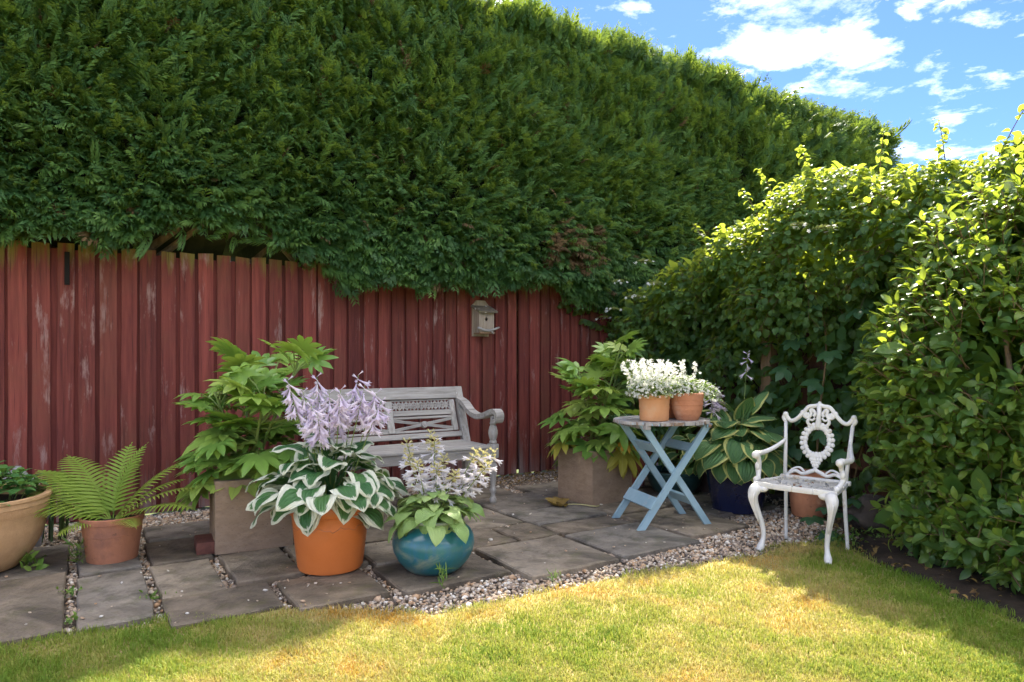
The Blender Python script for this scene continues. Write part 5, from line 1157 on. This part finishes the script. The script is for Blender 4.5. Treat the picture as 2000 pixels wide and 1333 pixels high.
# ================================================================== SHRUBS
CAMP = np.array([0, 0, H])
def shrub(name, label, cat, base, blobs, leaf_tpl, leaf_meshes, mat_mass, n_shoots, shoot_len, pairs, leaf_len, seed, upbias=.5, hang=0., stem_r=.0025, nparts=300, group=None, petlen=.0, wob=.35, zmin=.02, keepf=None):
    """blobs: centre, radii. Shoots grow out of the blob surfaces with opposite pairs of leaves."""
    rg = np.random.default_rng(seed); root = thing(name, label, cat, base, 0, group); binv = Matrix.Translation(-Vector(base))
    C = np.array([b_[0] for b_ in blobs], float); Rr = np.array([b_[1] for b_ in blobs], float)
    area = (Rr[:, 0]*Rr[:, 1]+Rr[:, 0]*Rr[:, 2]+Rr[:, 1]*Rr[:, 2])*np.array([b_[2] if len(b_) > 2 else 1. for b_ in blobs]); cnt = (n_shoots*area/area.sum()*2.2).astype(int)
    S = []; Nn = []
    for k in range(len(blobs)):
        u = rg.normal(0, 1, (cnt[k], 3)); u /= np.linalg.norm(u, axis=1, keepdims=True); p = C[k]+u*Rr[k]*(1-np.abs(rg.normal(0, .06, (cnt[k], 1)))); nn = u/Rr[k]; nn /= np.linalg.norm(nn, axis=1, keepdims=True)
        ok = p[:, 2] > zmin
        for j in range(len(blobs)):
            if j != k: ok &= (((p-C[j])/Rr[j])**2).sum(1) > .80
        v = CAMP-p; v /= np.linalg.norm(v, axis=1, keepdims=True); face = (v*nn).sum(1)
        ok &= (rg.random(len(p)) < np.where(face > -.15, 1., np.where(nn[:, 2] > .3, .6, .25)))
        if keepf is not None: ok &= keepf(p, rg)
        S.append(p[ok]); Nn.append(nn[ok])
    S = np.vstack(S); Nn = np.vstack(Nn); ns = len(S)
    d = Nn+np.array([0, 0, upbias])+rg.normal(0, wob, (ns, 3)); d /= np.linalg.norm(d, axis=1, keepdims=True)
    L = shoot_len*rg.uniform(.6, 1.35, ns); start = S-d*L[:, None]*.75
    LP = []; LD = []; LN = []; LS = []; LV = []
    bend = np.array([0, 0, -hang]); vs_ = rg.beta(2, 2.6, ns)
    for i in range(pairs):
        t = (i+.6)/pairs; pos = start+d*(L*t)[:, None]+bend*(L*t*t)[:, None]
        dd = d+2*bend*t; dd /= np.linalg.norm(dd, axis=1, keepdims=True)
        side = np.cross(dd, np.array([0, 0, 1.])+.01); side /= np.linalg.norm(side, axis=1, keepdims=True)
        if i % 2: side = np.cross(dd, side)
        for sg in (-1, 1):
            k = rg.random(ns) > .06
            out = side*sg*(1.05-.55*t)+dd*(.35+.65*t)+rg.normal(0, .22, (ns, 3)); out[:, 2] -= hang*.9
            nr = dd*.25+np.array([0, 0, .9])+Nn*.45+rg.normal(0, .28, (ns, 3))
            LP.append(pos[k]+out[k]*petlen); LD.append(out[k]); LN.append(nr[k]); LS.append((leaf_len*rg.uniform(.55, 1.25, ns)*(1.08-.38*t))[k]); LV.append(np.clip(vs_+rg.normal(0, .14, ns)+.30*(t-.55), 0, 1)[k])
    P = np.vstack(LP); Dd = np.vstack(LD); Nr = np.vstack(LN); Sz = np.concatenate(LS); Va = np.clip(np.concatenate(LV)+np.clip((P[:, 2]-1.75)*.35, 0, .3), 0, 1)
    # the leaves that show largest become parts of their own
    v = CAMP-P; dist = np.linalg.norm(v, axis=1); v = v/dist[:, None]
    nz = Nr/np.linalg.norm(Nr, axis=1, keepdims=True); inside = np.zeros(len(P), bool)
    for j in range(len(blobs)): inside |= (((P-C[j])/Rr[j])**2).sum(1) < .93
    score = Sz/dist*(np.abs((v*nz).sum(1))+.15)*np.where(inside, .1, 1.)
    uu = P[:, 0]/P[:, 1]; vv_ = (P[:, 2]-H)/P[:, 1]; score *= np.where((np.abs(uu) < .74) & (np.abs(vv_) < .52) & (P[:, 1] > .5), 1., .0)
    top = np.argsort(-score)[:nparts]; mask = np.ones(len(P), bool); mask[top] = False
    for i_ in top: link('leaf', leaf_meshes[int(rg.integers(len(leaf_meshes)))], root, binv @ place(Vector(P[i_]), Vector(Dd[i_]), Vector(Nr[i_]), float(Sz[i_])))
    for j in range(len(leaf_tpl)):
        sel = mask & (np.arange(len(P)) % len(leaf_tpl) == j)
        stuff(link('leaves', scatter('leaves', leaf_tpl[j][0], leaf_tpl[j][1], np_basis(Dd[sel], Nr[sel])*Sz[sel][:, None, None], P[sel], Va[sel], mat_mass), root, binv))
    # twigs
    b = MB(); idx = rg.permutation(ns)[:1400]
    for i_ in idx:
        p0 = Vector(start[i_]); p1 = Vector(start[i_]+d[i_]*L[i_]+bend*L[i_]); b.tube([p0, p0.lerp(p1, .5)+Vector((0, 0, hang*.2*L[i_])), p1], [stem_r*1.3, stem_r, stem_r*.5], 3, False)
    stuff(b.build('twigs', 'twig', root, True, binv))
    # big shaded leaves deeper in
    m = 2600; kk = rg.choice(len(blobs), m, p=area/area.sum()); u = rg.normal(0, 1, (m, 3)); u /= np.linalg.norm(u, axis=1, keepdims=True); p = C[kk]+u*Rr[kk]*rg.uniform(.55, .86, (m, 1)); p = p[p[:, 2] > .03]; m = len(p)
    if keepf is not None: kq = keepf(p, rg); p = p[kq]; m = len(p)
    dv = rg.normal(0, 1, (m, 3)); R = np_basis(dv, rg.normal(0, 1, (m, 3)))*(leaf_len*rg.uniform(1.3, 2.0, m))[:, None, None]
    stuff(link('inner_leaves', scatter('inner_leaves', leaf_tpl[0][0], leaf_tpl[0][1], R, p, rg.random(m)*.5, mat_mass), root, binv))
    return root, binv
# climbing hydrangea over the right-hand fence
HT = [tri_template(blade(1., .72, sh_ovate, 4, 1, .32, .75+.3*i, .03, .12, .012, seed=i)) for i in range(3)]
HM = [blade(1., .74, sh_ovate, 6, 2, .30, .8+.3*i, .03, .12, .012, seed=i+9).mesh('leaf', 'hydrangea_leaf_single', True) for i in range(3)]
def rb_(t, q, z): p = RF(t, q, z); return (p.x, p.y, p.z)
hb = [(rb_(2.35, .05, 2.02), (.62, .62, .58)), (rb_(1.75, .10, 1.90), (.55, .55, .42)), (rb_(3.05, .0, 1.98), (.65, .65, .50)), (rb_(3.8, -.05, 2.0), (.65, .65, .52)), (rb_(4.5, -.1, 2.0), (.6, .6, .5)),
      (rb_(1.05, .10, 1.72), (.48, .46, .34)), (rb_(.45, .12, 1.50), (.42, .38, .36)), (rb_(2.2, .25, 1.62), (.5, .42, .32)), (rb_(.05, .10, 1.25), (.32, .28, .40)), (rb_(.8, .10, 1.22), (.42, .30, .40)), (rb_(1.5, .08, 1.30), (.3, .26, .35))]
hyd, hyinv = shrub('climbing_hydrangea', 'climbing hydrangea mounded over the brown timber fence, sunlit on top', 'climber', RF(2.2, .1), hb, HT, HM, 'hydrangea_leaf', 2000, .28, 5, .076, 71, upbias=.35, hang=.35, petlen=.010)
# its lower, shaded growth clinging to the fence
def low_growth():
    rg = np.random.default_rng(8); n = 4600; t = rg.uniform(-.05, 3.6, n); z = rg.uniform(.05, 1.75, n); q = .10+.16*rg.random(n)+.08*vnoise(t, z, 1.2, 2)
    den = .72+.45*vnoise(t+2, z, .9, 3)-.9*np.exp(-((t-1.84)/.10)**2)*(z > .8)-.3*np.exp(-((t-2.2)/.35)**2)*(np.abs(z-1.35) < .3); k = rg.random(n) < np.clip(den, .06, 1); t, z, q = t[k], z[k], q[k]; n = len(t)
    B = np.array(RF(0, 0)[:]); nx = np.array((-D3)[:]); ex = np.array(N3[:]); P = B+t[:, None]*ex+q[:, None]*nx; P[:, 2] = z
    dr = np.column_stack((nx[0]*.6+rg.normal(0, .5, n), nx[1]*.6+rg.normal(0, .5, n), rg.uniform(-1.2, .05, n))); nr = nx+rg.normal(0, .35, (n, 3))+np.array([0, 0, .55]); sz = rg.uniform(.075, .135, n)
    order = np.argsort(-sz/np.linalg.norm(P-CAMP, axis=1))
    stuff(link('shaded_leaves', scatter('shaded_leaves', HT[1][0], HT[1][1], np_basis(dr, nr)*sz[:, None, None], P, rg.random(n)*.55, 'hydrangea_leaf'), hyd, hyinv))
    b = MB()
    for k_ in range(16):
        t0 = rg.uniform(.2, 3.4); pts = [RF(t0+.25*float(rg.normal())*j/3, .07+.03*float(rg.random()), .1+1.6*j/4) for j in range(5)]; b.tube(bez(pts, 4), [.007-.0002*j for j in range(17)], 5)
    b.build('climbing_stems', 'twig', hyd, True, hyinv)
    # runner creeping onto the red fence
    s0 = 1.25; P = []; Dv = []; Nv = []; Sv = []; b = MB()
    for path in ([SQ(1.35, .10, 1.55), SQ(1.0, .07, 1.62), SQ(.72, .06, 1.60), SQ(.52, .06, 1.66)], [SQ(1.3, .10, 1.35), SQ(1.0, .07, 1.45), SQ(.8, .06, 1.5)], [SQ(1.35, .1, 1.75), SQ(.95, .07, 1.74), SQ(.6, .06, 1.72)]):
        pts = bez(path, 9); b.tube(pts, .004, 5)
        for p in pts[::2]:
            for q_ in range(2): P.append(tuple(p+N3*.02)); Dv.append((float(rg.normal(0, .5))+N3.x*.3, float(rg.normal(0, .4))+N3.y*.3, -.9)); Nv.append((N3.x+float(rg.normal(0, .25)), N3.y+float(rg.normal(0, .25)), .5)); Sv.append(float(rg.uniform(.06, .09)))
    b.build('runner', 'twig', hyd, True, hyinv)
    for i_ in range(len(P)): link('leaf', HM[i_ % 3], hyd, hyinv @ place(Vector(P[i_]), Vector(Dv[i_]), Vector(Nv[i_]), Sv[i_]))
    # flat flower heads: a dome of tiny greenish florets ringed by white bracts
    fb_ = []
    for (tt, qq, z_, sc) in ((.55, .52, 1.78, 1.), (.95, .58, 1.92, 1.1), (.45, .50, 1.52, 1.), (.75, .50, 1.62, 1.1), (.25, .46, 1.45, .9), (1.15, .62, 1.70, 1.), (.2, .4, 1.12, .8), (2.55, .62, 1.98, 1.), (2.75, .66, 1.92, 1.1)):
        c = np.array(RF(tt, qq+.13, z_+.05)[:]); m = 120; a = rg.uniform(0, 6.28, m); r = .062*sc*np.sqrt(rg.random(m)); Pf = c+np.column_stack((r*np.cos(a), r*np.sin(a), .018*(1-(r/.07)**2)+rg.normal(0, .004, m)))
        fl = stuff(link('flower_head', scatter('flower_head', PF[0], PF[1], np_basis(rg.normal(0, 1, (m, 3)), rg.normal(0, .5, (m, 3))+np.array([0, 0, 1]))*.0065, Pf, rg.random(m), 'corymb'), hyd, hyinv))
        m = 7; a = rg.uniform(0, 6.28, m); Pb = c+np.column_stack((.078*sc*np.cos(a), .078*sc*np.sin(a), rg.normal(-.004, .006, m)))
        stuff(link('bracts', scatter('bracts', PF[0], PF[1], np_basis(rg.normal(0, 1, (m, 3)), rg.normal(0, .4, (m, 3))+np.array([0, -.5, .8]))*.016, Pb, rg.random(m), 'white_flower'), hyd, hyinv))
low_growth()
# long shoots standing above the mound
def long_shoots():
    rg = random.Random(4); b = MB()
    for (t, q, z, l, dx, dy) in ((2.75, .1, 2.42, .34, .05, -.05), (3.55, .2, 2.35, .45, .35, -.1), (2.3, .2, 2.45, .28, -.30, -.1), (2.05, .3, 2.3, .30, -.35, -.1), (1.95, .35, 2.15, .30, -.40, -.1), (3.9, .2, 2.4, .5, .3, -.1), (3.2, .1, 2.4, .3, -.1, 0), (3.75, .3, 2.3, .55, .15, -.2), (1.45, .4, 2.0, .25, -.4, -.1)):
        p = RF(t, q, z); e_ = p+Vector((dx*l*1.6, dy*l, l)); pts = bez([p, p.lerp(e_, .5)+Vector((0, 0, .03)), e_], 7); b.tube(pts, [.004-.00018*i for i in range(len(pts))], 5)
        for i in range(3, len(pts)):
            for sg in (-1, 1):
                dd = Vector((sg*.8*cos(i*1.57)+rg.uniform(-.4, .4), sg*.8*sin(i*1.57)+rg.uniform(-.4, .4), rg.uniform(-.5, .5)));
                if rg.random() < .75: link('leaf', HM[i % 3], hyd, hyinv @ place(pts[i], dd, Vector((rg.uniform(-.5, .5), rg.uniform(-.5, .5), 1)), rg.uniform(.05, .085)*(1.15-.04*i)))
    b.build('long_shoots', 'twig', hyd, True, hyinv)
long_shoots()
# sycamore seedlings growing through it
syc = thing('sycamore_sapling', 'young sycamore with broad lobed leaves against the brown fence', 'sapling', RF(2.35, .25))
syi = Matrix.Translation(-Vector(syc.location)); SYL = [palmate(5, 3.6, .52, .30, .15+.15*i, .04, 90+i, pet=.5, jag=.06, pr=.012).mesh('leaf', 'maple_leaf', True) for i in range(3)]
rn = random.Random(12); b = MB(); b.tube(bez([RF(2.35, .25, 0), RF(2.40, .30, .6), RF(2.45, .28, 1.2), RF(2.4, .35, 1.75)], 6), [.010-.0003*i for i in range(19)], 6); b.build('stem', 'twig', syc, True, syi)
nx = -D3
for (t, q, z, sc) in ((2.2, .40, 1.66, .12), (2.45, .42, 1.52, .115), (2.75, .40, 1.45, .12), (2.05, .36, 1.22, .11), (2.3, .42, 1.24, .12), (2.6, .42, 1.15, .12), (2.2, .42, 1.02, .125), (2.5, .44, .92, .12), (2.05, .40, .82, .11), (2.7, .4, .86, .12), (2.35, .44, .72, .12), (2.9, .4, 1.25, .12), (2.1, .42, .55, .11), (2.55, .5, .58, .12), (2.3, .46, .42, .11), (2.75, .5, .45, .11), (3.0, .45, .95, .11), (2.85, .45, 1.65, .11)):
    p = RF(t+rn.uniform(-.04, .04), q, z); d = (nx*.6+N3*rn.uniform(-.8, .8)+Vector((0, 0, rn.uniform(-.6, .1)))); link('leaf', SYL[rn.randrange(3)], syc, syi @ place(p-d.normalized()*.05, d, nx*.6+Vector((0, -.25, 1)), sc))
for (x, y, z, sc) in ((1.90, 4.40, .09, .10), (1.98, 4.36, .16, .09), (2.12, 4.34, .12, .10), (1.96, 4.22, .05, .10), (2.2, 4.40, .20, .09)): link('leaf', SYL[rn.randrange(3)], syc, syi @ place(Vector((x, y, z)), Vector((rn.uniform(-.5, .5), -.9, -.1)), Vector((0, -.4, 1)), sc))
# big glossy shrub at the right edge
VT = [tri_template(blade(1., .46, sh_oval, 4, 1, .22, .55+.35*i, .02, .10, .010, seed=i)) for i in range(3)]
VM = [blade(1., .47, sh_oval, 6, 2, .22, .55+.35*i, .02, .10, .010, seed=i+5).mesh('leaf', 'viburnum_leaf_single', True) for i in range(3)]
vb = [((2.72, 3.80, .95), (.66, .70, .80)), ((2.95, 3.90, 1.55), (.62, .66, .60)), ((3.3, 3.5, 1.45), (.75, .75, .85)), ((3.2, 4.3, 1.6), (.7, .7, .75)), ((2.88, 3.50, .45), (.60, .52, .45)), ((3.1, 3.15, .75), (.72, .62, .75)), ((2.60, 3.95, .45), (.42, .42, .36)), ((2.52, 3.44, .26), (.40, .36, .26)), ((2.62, 3.08, .28), (.42, .38, .28)), ((2.42, 3.80, .95), (.40, .40, .60)), ((2.35, 3.72, .22), (.26, .26, .20)), ((3.35, 2.6, .9), (.7, .6, .9), .4)]
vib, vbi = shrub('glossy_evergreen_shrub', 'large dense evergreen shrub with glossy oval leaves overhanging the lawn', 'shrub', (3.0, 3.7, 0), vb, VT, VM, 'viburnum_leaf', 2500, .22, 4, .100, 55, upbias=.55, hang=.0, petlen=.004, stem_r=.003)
b = MB(); rn = random.Random(3)
for k in range(7): a = k*.9; b.tube(bez([(2.95+.12*cos(a), 3.7+.12*sin(a), -.05), (2.95+.3*cos(a), 3.7+.3*sin(a), .5), (2.95+.5*cos(a), 3.7+.5*sin(a), 1.3)], 5), [.022-.001*i for i in range(11)], 6)
b.build('stems', 'bark', vib, True, vbi)

# ------------------------------------------------------------------ litter in the planting bed and by the fence
def litter():
    rg = np.random.default_rng(3); n = 150; y = rg.uniform(2.6, 5.0, n); x = bed_x(y)+rg.exponential(.22, n)-.04; z = np.full(n, .03)
    s2 = rg.uniform(-.9, 1.3, 420); q2 = np.abs(rg.normal(.05, .22, 420))+.04; xy2 = sq2xy(s2, q2); P = np.column_stack((np.concatenate((x, xy2[:, 0])), np.concatenate((y, xy2[:, 1])), np.concatenate((z, np.full(420, .006)))))
    m = len(P); tpl = tri_template(blade(1., .45, sh_oval, 3, 1, .5, 1.2))
    R = np_basis(rg.normal(0, 1, (m, 3))*np.array([1, 1, .15]), rg.normal(0, .35, (m, 3))+np.array([0, 0, 1.]))*rg.uniform(.02, .06, m)[:, None, None]
    o = stuff(link('leaf_litter', scatter('leaf_litter', tpl[0], tpl[1], R, P, rg.random(m)**3*.5, 'dead_leaf'))); tag(o, 'brown dead leaves scattered over the bare soil', 'leaf litter')
litter()

# ------------------------------------------------------------------ small weeds in the joints
def weed(label, loc, n, hgt, sp, seed, tpl, mat='small_leaf'):
    rg = np.random.default_rng(seed); P = np.column_stack((rg.normal(0, sp, n), rg.normal(0, sp, n), rg.uniform(0, hgt*.7, n))); d = np.column_stack((rg.normal(0, .6, n), rg.normal(0, .6, n), rg.uniform(.1, 1.2, n)))
    o = link('weed', scatter('weed', tpl[0], tpl[1], np_basis(d, rg.normal(0, .5, (n, 3))+np.array([0, 0, .6]))*(hgt*rg.uniform(.35, .7, n))[:, None, None], P, rg.random(n), mat)); o.location = loc; tag(o, label, 'weed', None)
    return o
LFN = tri_template(blade(1., .10, sh_oval, 4, 1, .3, .7))
weed('small leafy weed in the joint between the bowl and the fern pot', SQ(-3.53, 1.72, -.01), 26, .05, .022, 1, LF)
weed('low green weed near the lawn end of the gravel joint', SQ(-3.53, 2.12, -.01), 18, .045, .018, 2, LF)
weed('mossy weed in the gravel joint right of the fern pot', SQ(-3.205, 1.98, -.01), 40, .04, .025, 3, LF)
weed('wispy grass tuft at the front of the teal pot', SQ(-2.02, 2.56, -.01), 26, .13, .010, 4, LFN)
weed('thin grass tuft in the pale gravel by the sunlit slab', SQ(-1.52, 2.78, -.01), 30, .07, .02, 5, LFN)
weed('sprig of narrow leaves hanging at the foot of the fern pot', FERN+Vector((-.10, -.13, .0)), 26, .16, .016, 6, LFN)
weed('drooping leafy sprig growing beside the sand-coloured bowl', BOWL+Vector((.30, .02, -.01)), 22, .12, .02, 7, LF)
weed('patch of small weeds beside the back leg of the white chair', Vector((1.98, 4.05, .0)), 60, .07, .06, 8, LF)['kind'] = 'stuff'
weed('scruffy weeds on the soil in front of the dark rock', Vector((2.25, 4.12, .015)), 60, .06, .08, 9, LF)['kind'] = 'stuff'

# thin leading tips along the clipped hedge's skyline
def skyline():
    rg = np.random.default_rng(31); root = hedge; n = 900; s = rg.uniform(-1.2, 3.15, n); s = s+.04*np.sin(s*23); q = rg.uniform(-.55, -.12, n)
    z = 4.50+.10*vnoise(s, s*0, 1.1, 3)-.55*(q+.62)**2-.02+np.minimum(rg.exponential(.05, n), .14)
    P = np.column_stack((P0.x+D3.x*s+N3.x*q, P0.y+D3.y*s+N3.y*q, z)); d = np.column_stack((rg.normal(0, .25, n)+.25, rg.normal(0, .25, n), np.full(n, 1.)))
    R = np_basis(d, rg.normal(0, 1, (n, 3)))*(rg.uniform(.14, .27, n)[:, None, None]*np.array([.55, 1., .55])[None, None, :])
    stuff(link('leading_shoots', scatter('leading_shoots', SPR[3][0], SPR[3][1], R, P, rg.beta(3, 2, n), 'hedge_leaf', SPR[3][2]), root, hinv))
skyline()

# long feathery plumes that stand out from the hedge faces
def plume_template(seed):
    v, f, tv = spray_template(seed, 1., 13); v = v.copy(); v[:, 0] *= .40; v[:, 2] -= .10*v[:, 1]**2; return v, f, tv
PLM = [plume_template(70+i) for i in range(3)]
def plumes(root, s0, s1, z0, z1, n, seed, lo, hi, rough, shift=0.):
    rg = np.random.default_rng(seed); inv = Matrix.Translation(-Vector(root.location)); s = rg.uniform(s0, s1, n); z = rg.uniform(z0, z1, n); q = hedge_face(s, z+shift)-.05+rough*rg.random(n)
    P = np.column_stack((P0.x+D3.x*s+N3.x*q, P0.y+D3.y*s+N3.y*q, z)); flow = 1.1*vnoise(s*.6+2, z*.6, .6, 2); up = np.interp(z, [1.6, 2.2, 2.9, 4.4], [-.3, .15, .75, 1.5])
    d = np.column_stack((N3.x*.75+D3.x*(flow+rg.normal(0, .35, n)), N3.y*.75+D3.y*(flow+rg.normal(0, .35, n)), up+rg.normal(0, .3, n))); nn = np.column_stack((rg.normal(0, .4, n)+N3.x, rg.normal(0, .4, n)+N3.y, np.full(n, .6)))
    for j in range(3):
        k = np.arange(n) % 3 == j; stuff(link('plumes', scatter('plumes', PLM[j][0], PLM[j][1], np_basis(d[k], nn[k])*rg.uniform(lo, hi, int(k.sum()))[:, None, None], P[k], rg.uniform(.35, .8, int(k.sum())), 'hedge_leaf', PLM[j][2]), root, inv))
plumes(hedge, -4.4, 3.1, 1.95, 4.35, 3400, 61, .13, .31, .03)
plumes(bpy.data.objects['loose_conifer_hedge'], 3.2, 6.5, 2.2, 4.35, 900, 62, .22, .42, .10, .08)
def end_plumes():
    rg = np.random.default_rng(64); root = bpy.data.objects['loose_conifer_hedge']; inv = Matrix.Translation(-Vector(root.location)); n = 420
    s = np.where(rg.random(n) < .5, rg.uniform(3.2, 6.6, n), 6.45+.25*rg.random(n)); q = rg.uniform(-.7, .0, n); z = np.where(s < 6.45, 4.32-.3*(q+.6)**2+.08*rg.random(n), rg.uniform(2.4, 4.35, n))
    P = np.column_stack((P0.x+D3.x*s+N3.x*q, P0.y+D3.y*s+N3.y*q, z)); d = np.column_stack((D3.x+rg.normal(0, .3, n), D3.y+rg.normal(0, .3, n), rg.uniform(.25, 1.0, n)))
    stuff(link('plumes', scatter('plumes', PLM[0][0], PLM[0][1], np_basis(d, rg.normal(0, 1, (n, 3)))*rg.uniform(.22, .48, n)[:, None, None], P, rg.uniform(.2, .7, n), 'hedge_leaf', PLM[0][2]), root, inv))
end_plumes()

def crown_plumes():
    rg = np.random.default_rng(66); n = 420; s = rg.uniform(-1.0, 3.15, n); s = np.round(s/.22)*.22+rg.normal(0, .05, n); q = rg.uniform(-.5, -.1, n); z = 4.46+.10*vnoise(s, s*0, 1.1, 3)-.5*(q+.6)**2-.05
    P = np.column_stack((P0.x+D3.x*s+N3.x*q, P0.y+D3.y*s+N3.y*q, z)); d = np.column_stack((rg.normal(.15, .3, n), rg.normal(0, .3, n), np.full(n, 1.)))
    stuff(link('plumes', scatter('plumes', PLM[1][0], PLM[1][1], np_basis(d, rg.normal(0, 1, (n, 3)))*(rg.uniform(.16, .34, n)*(1+.4*np.sin(np.round(s/.22)*1.7)))[:, None, None], P, rg.uniform(.4, .9, n), 'hedge_leaf', PLM[1][2]), hedge, hinv))
crown_plumes()
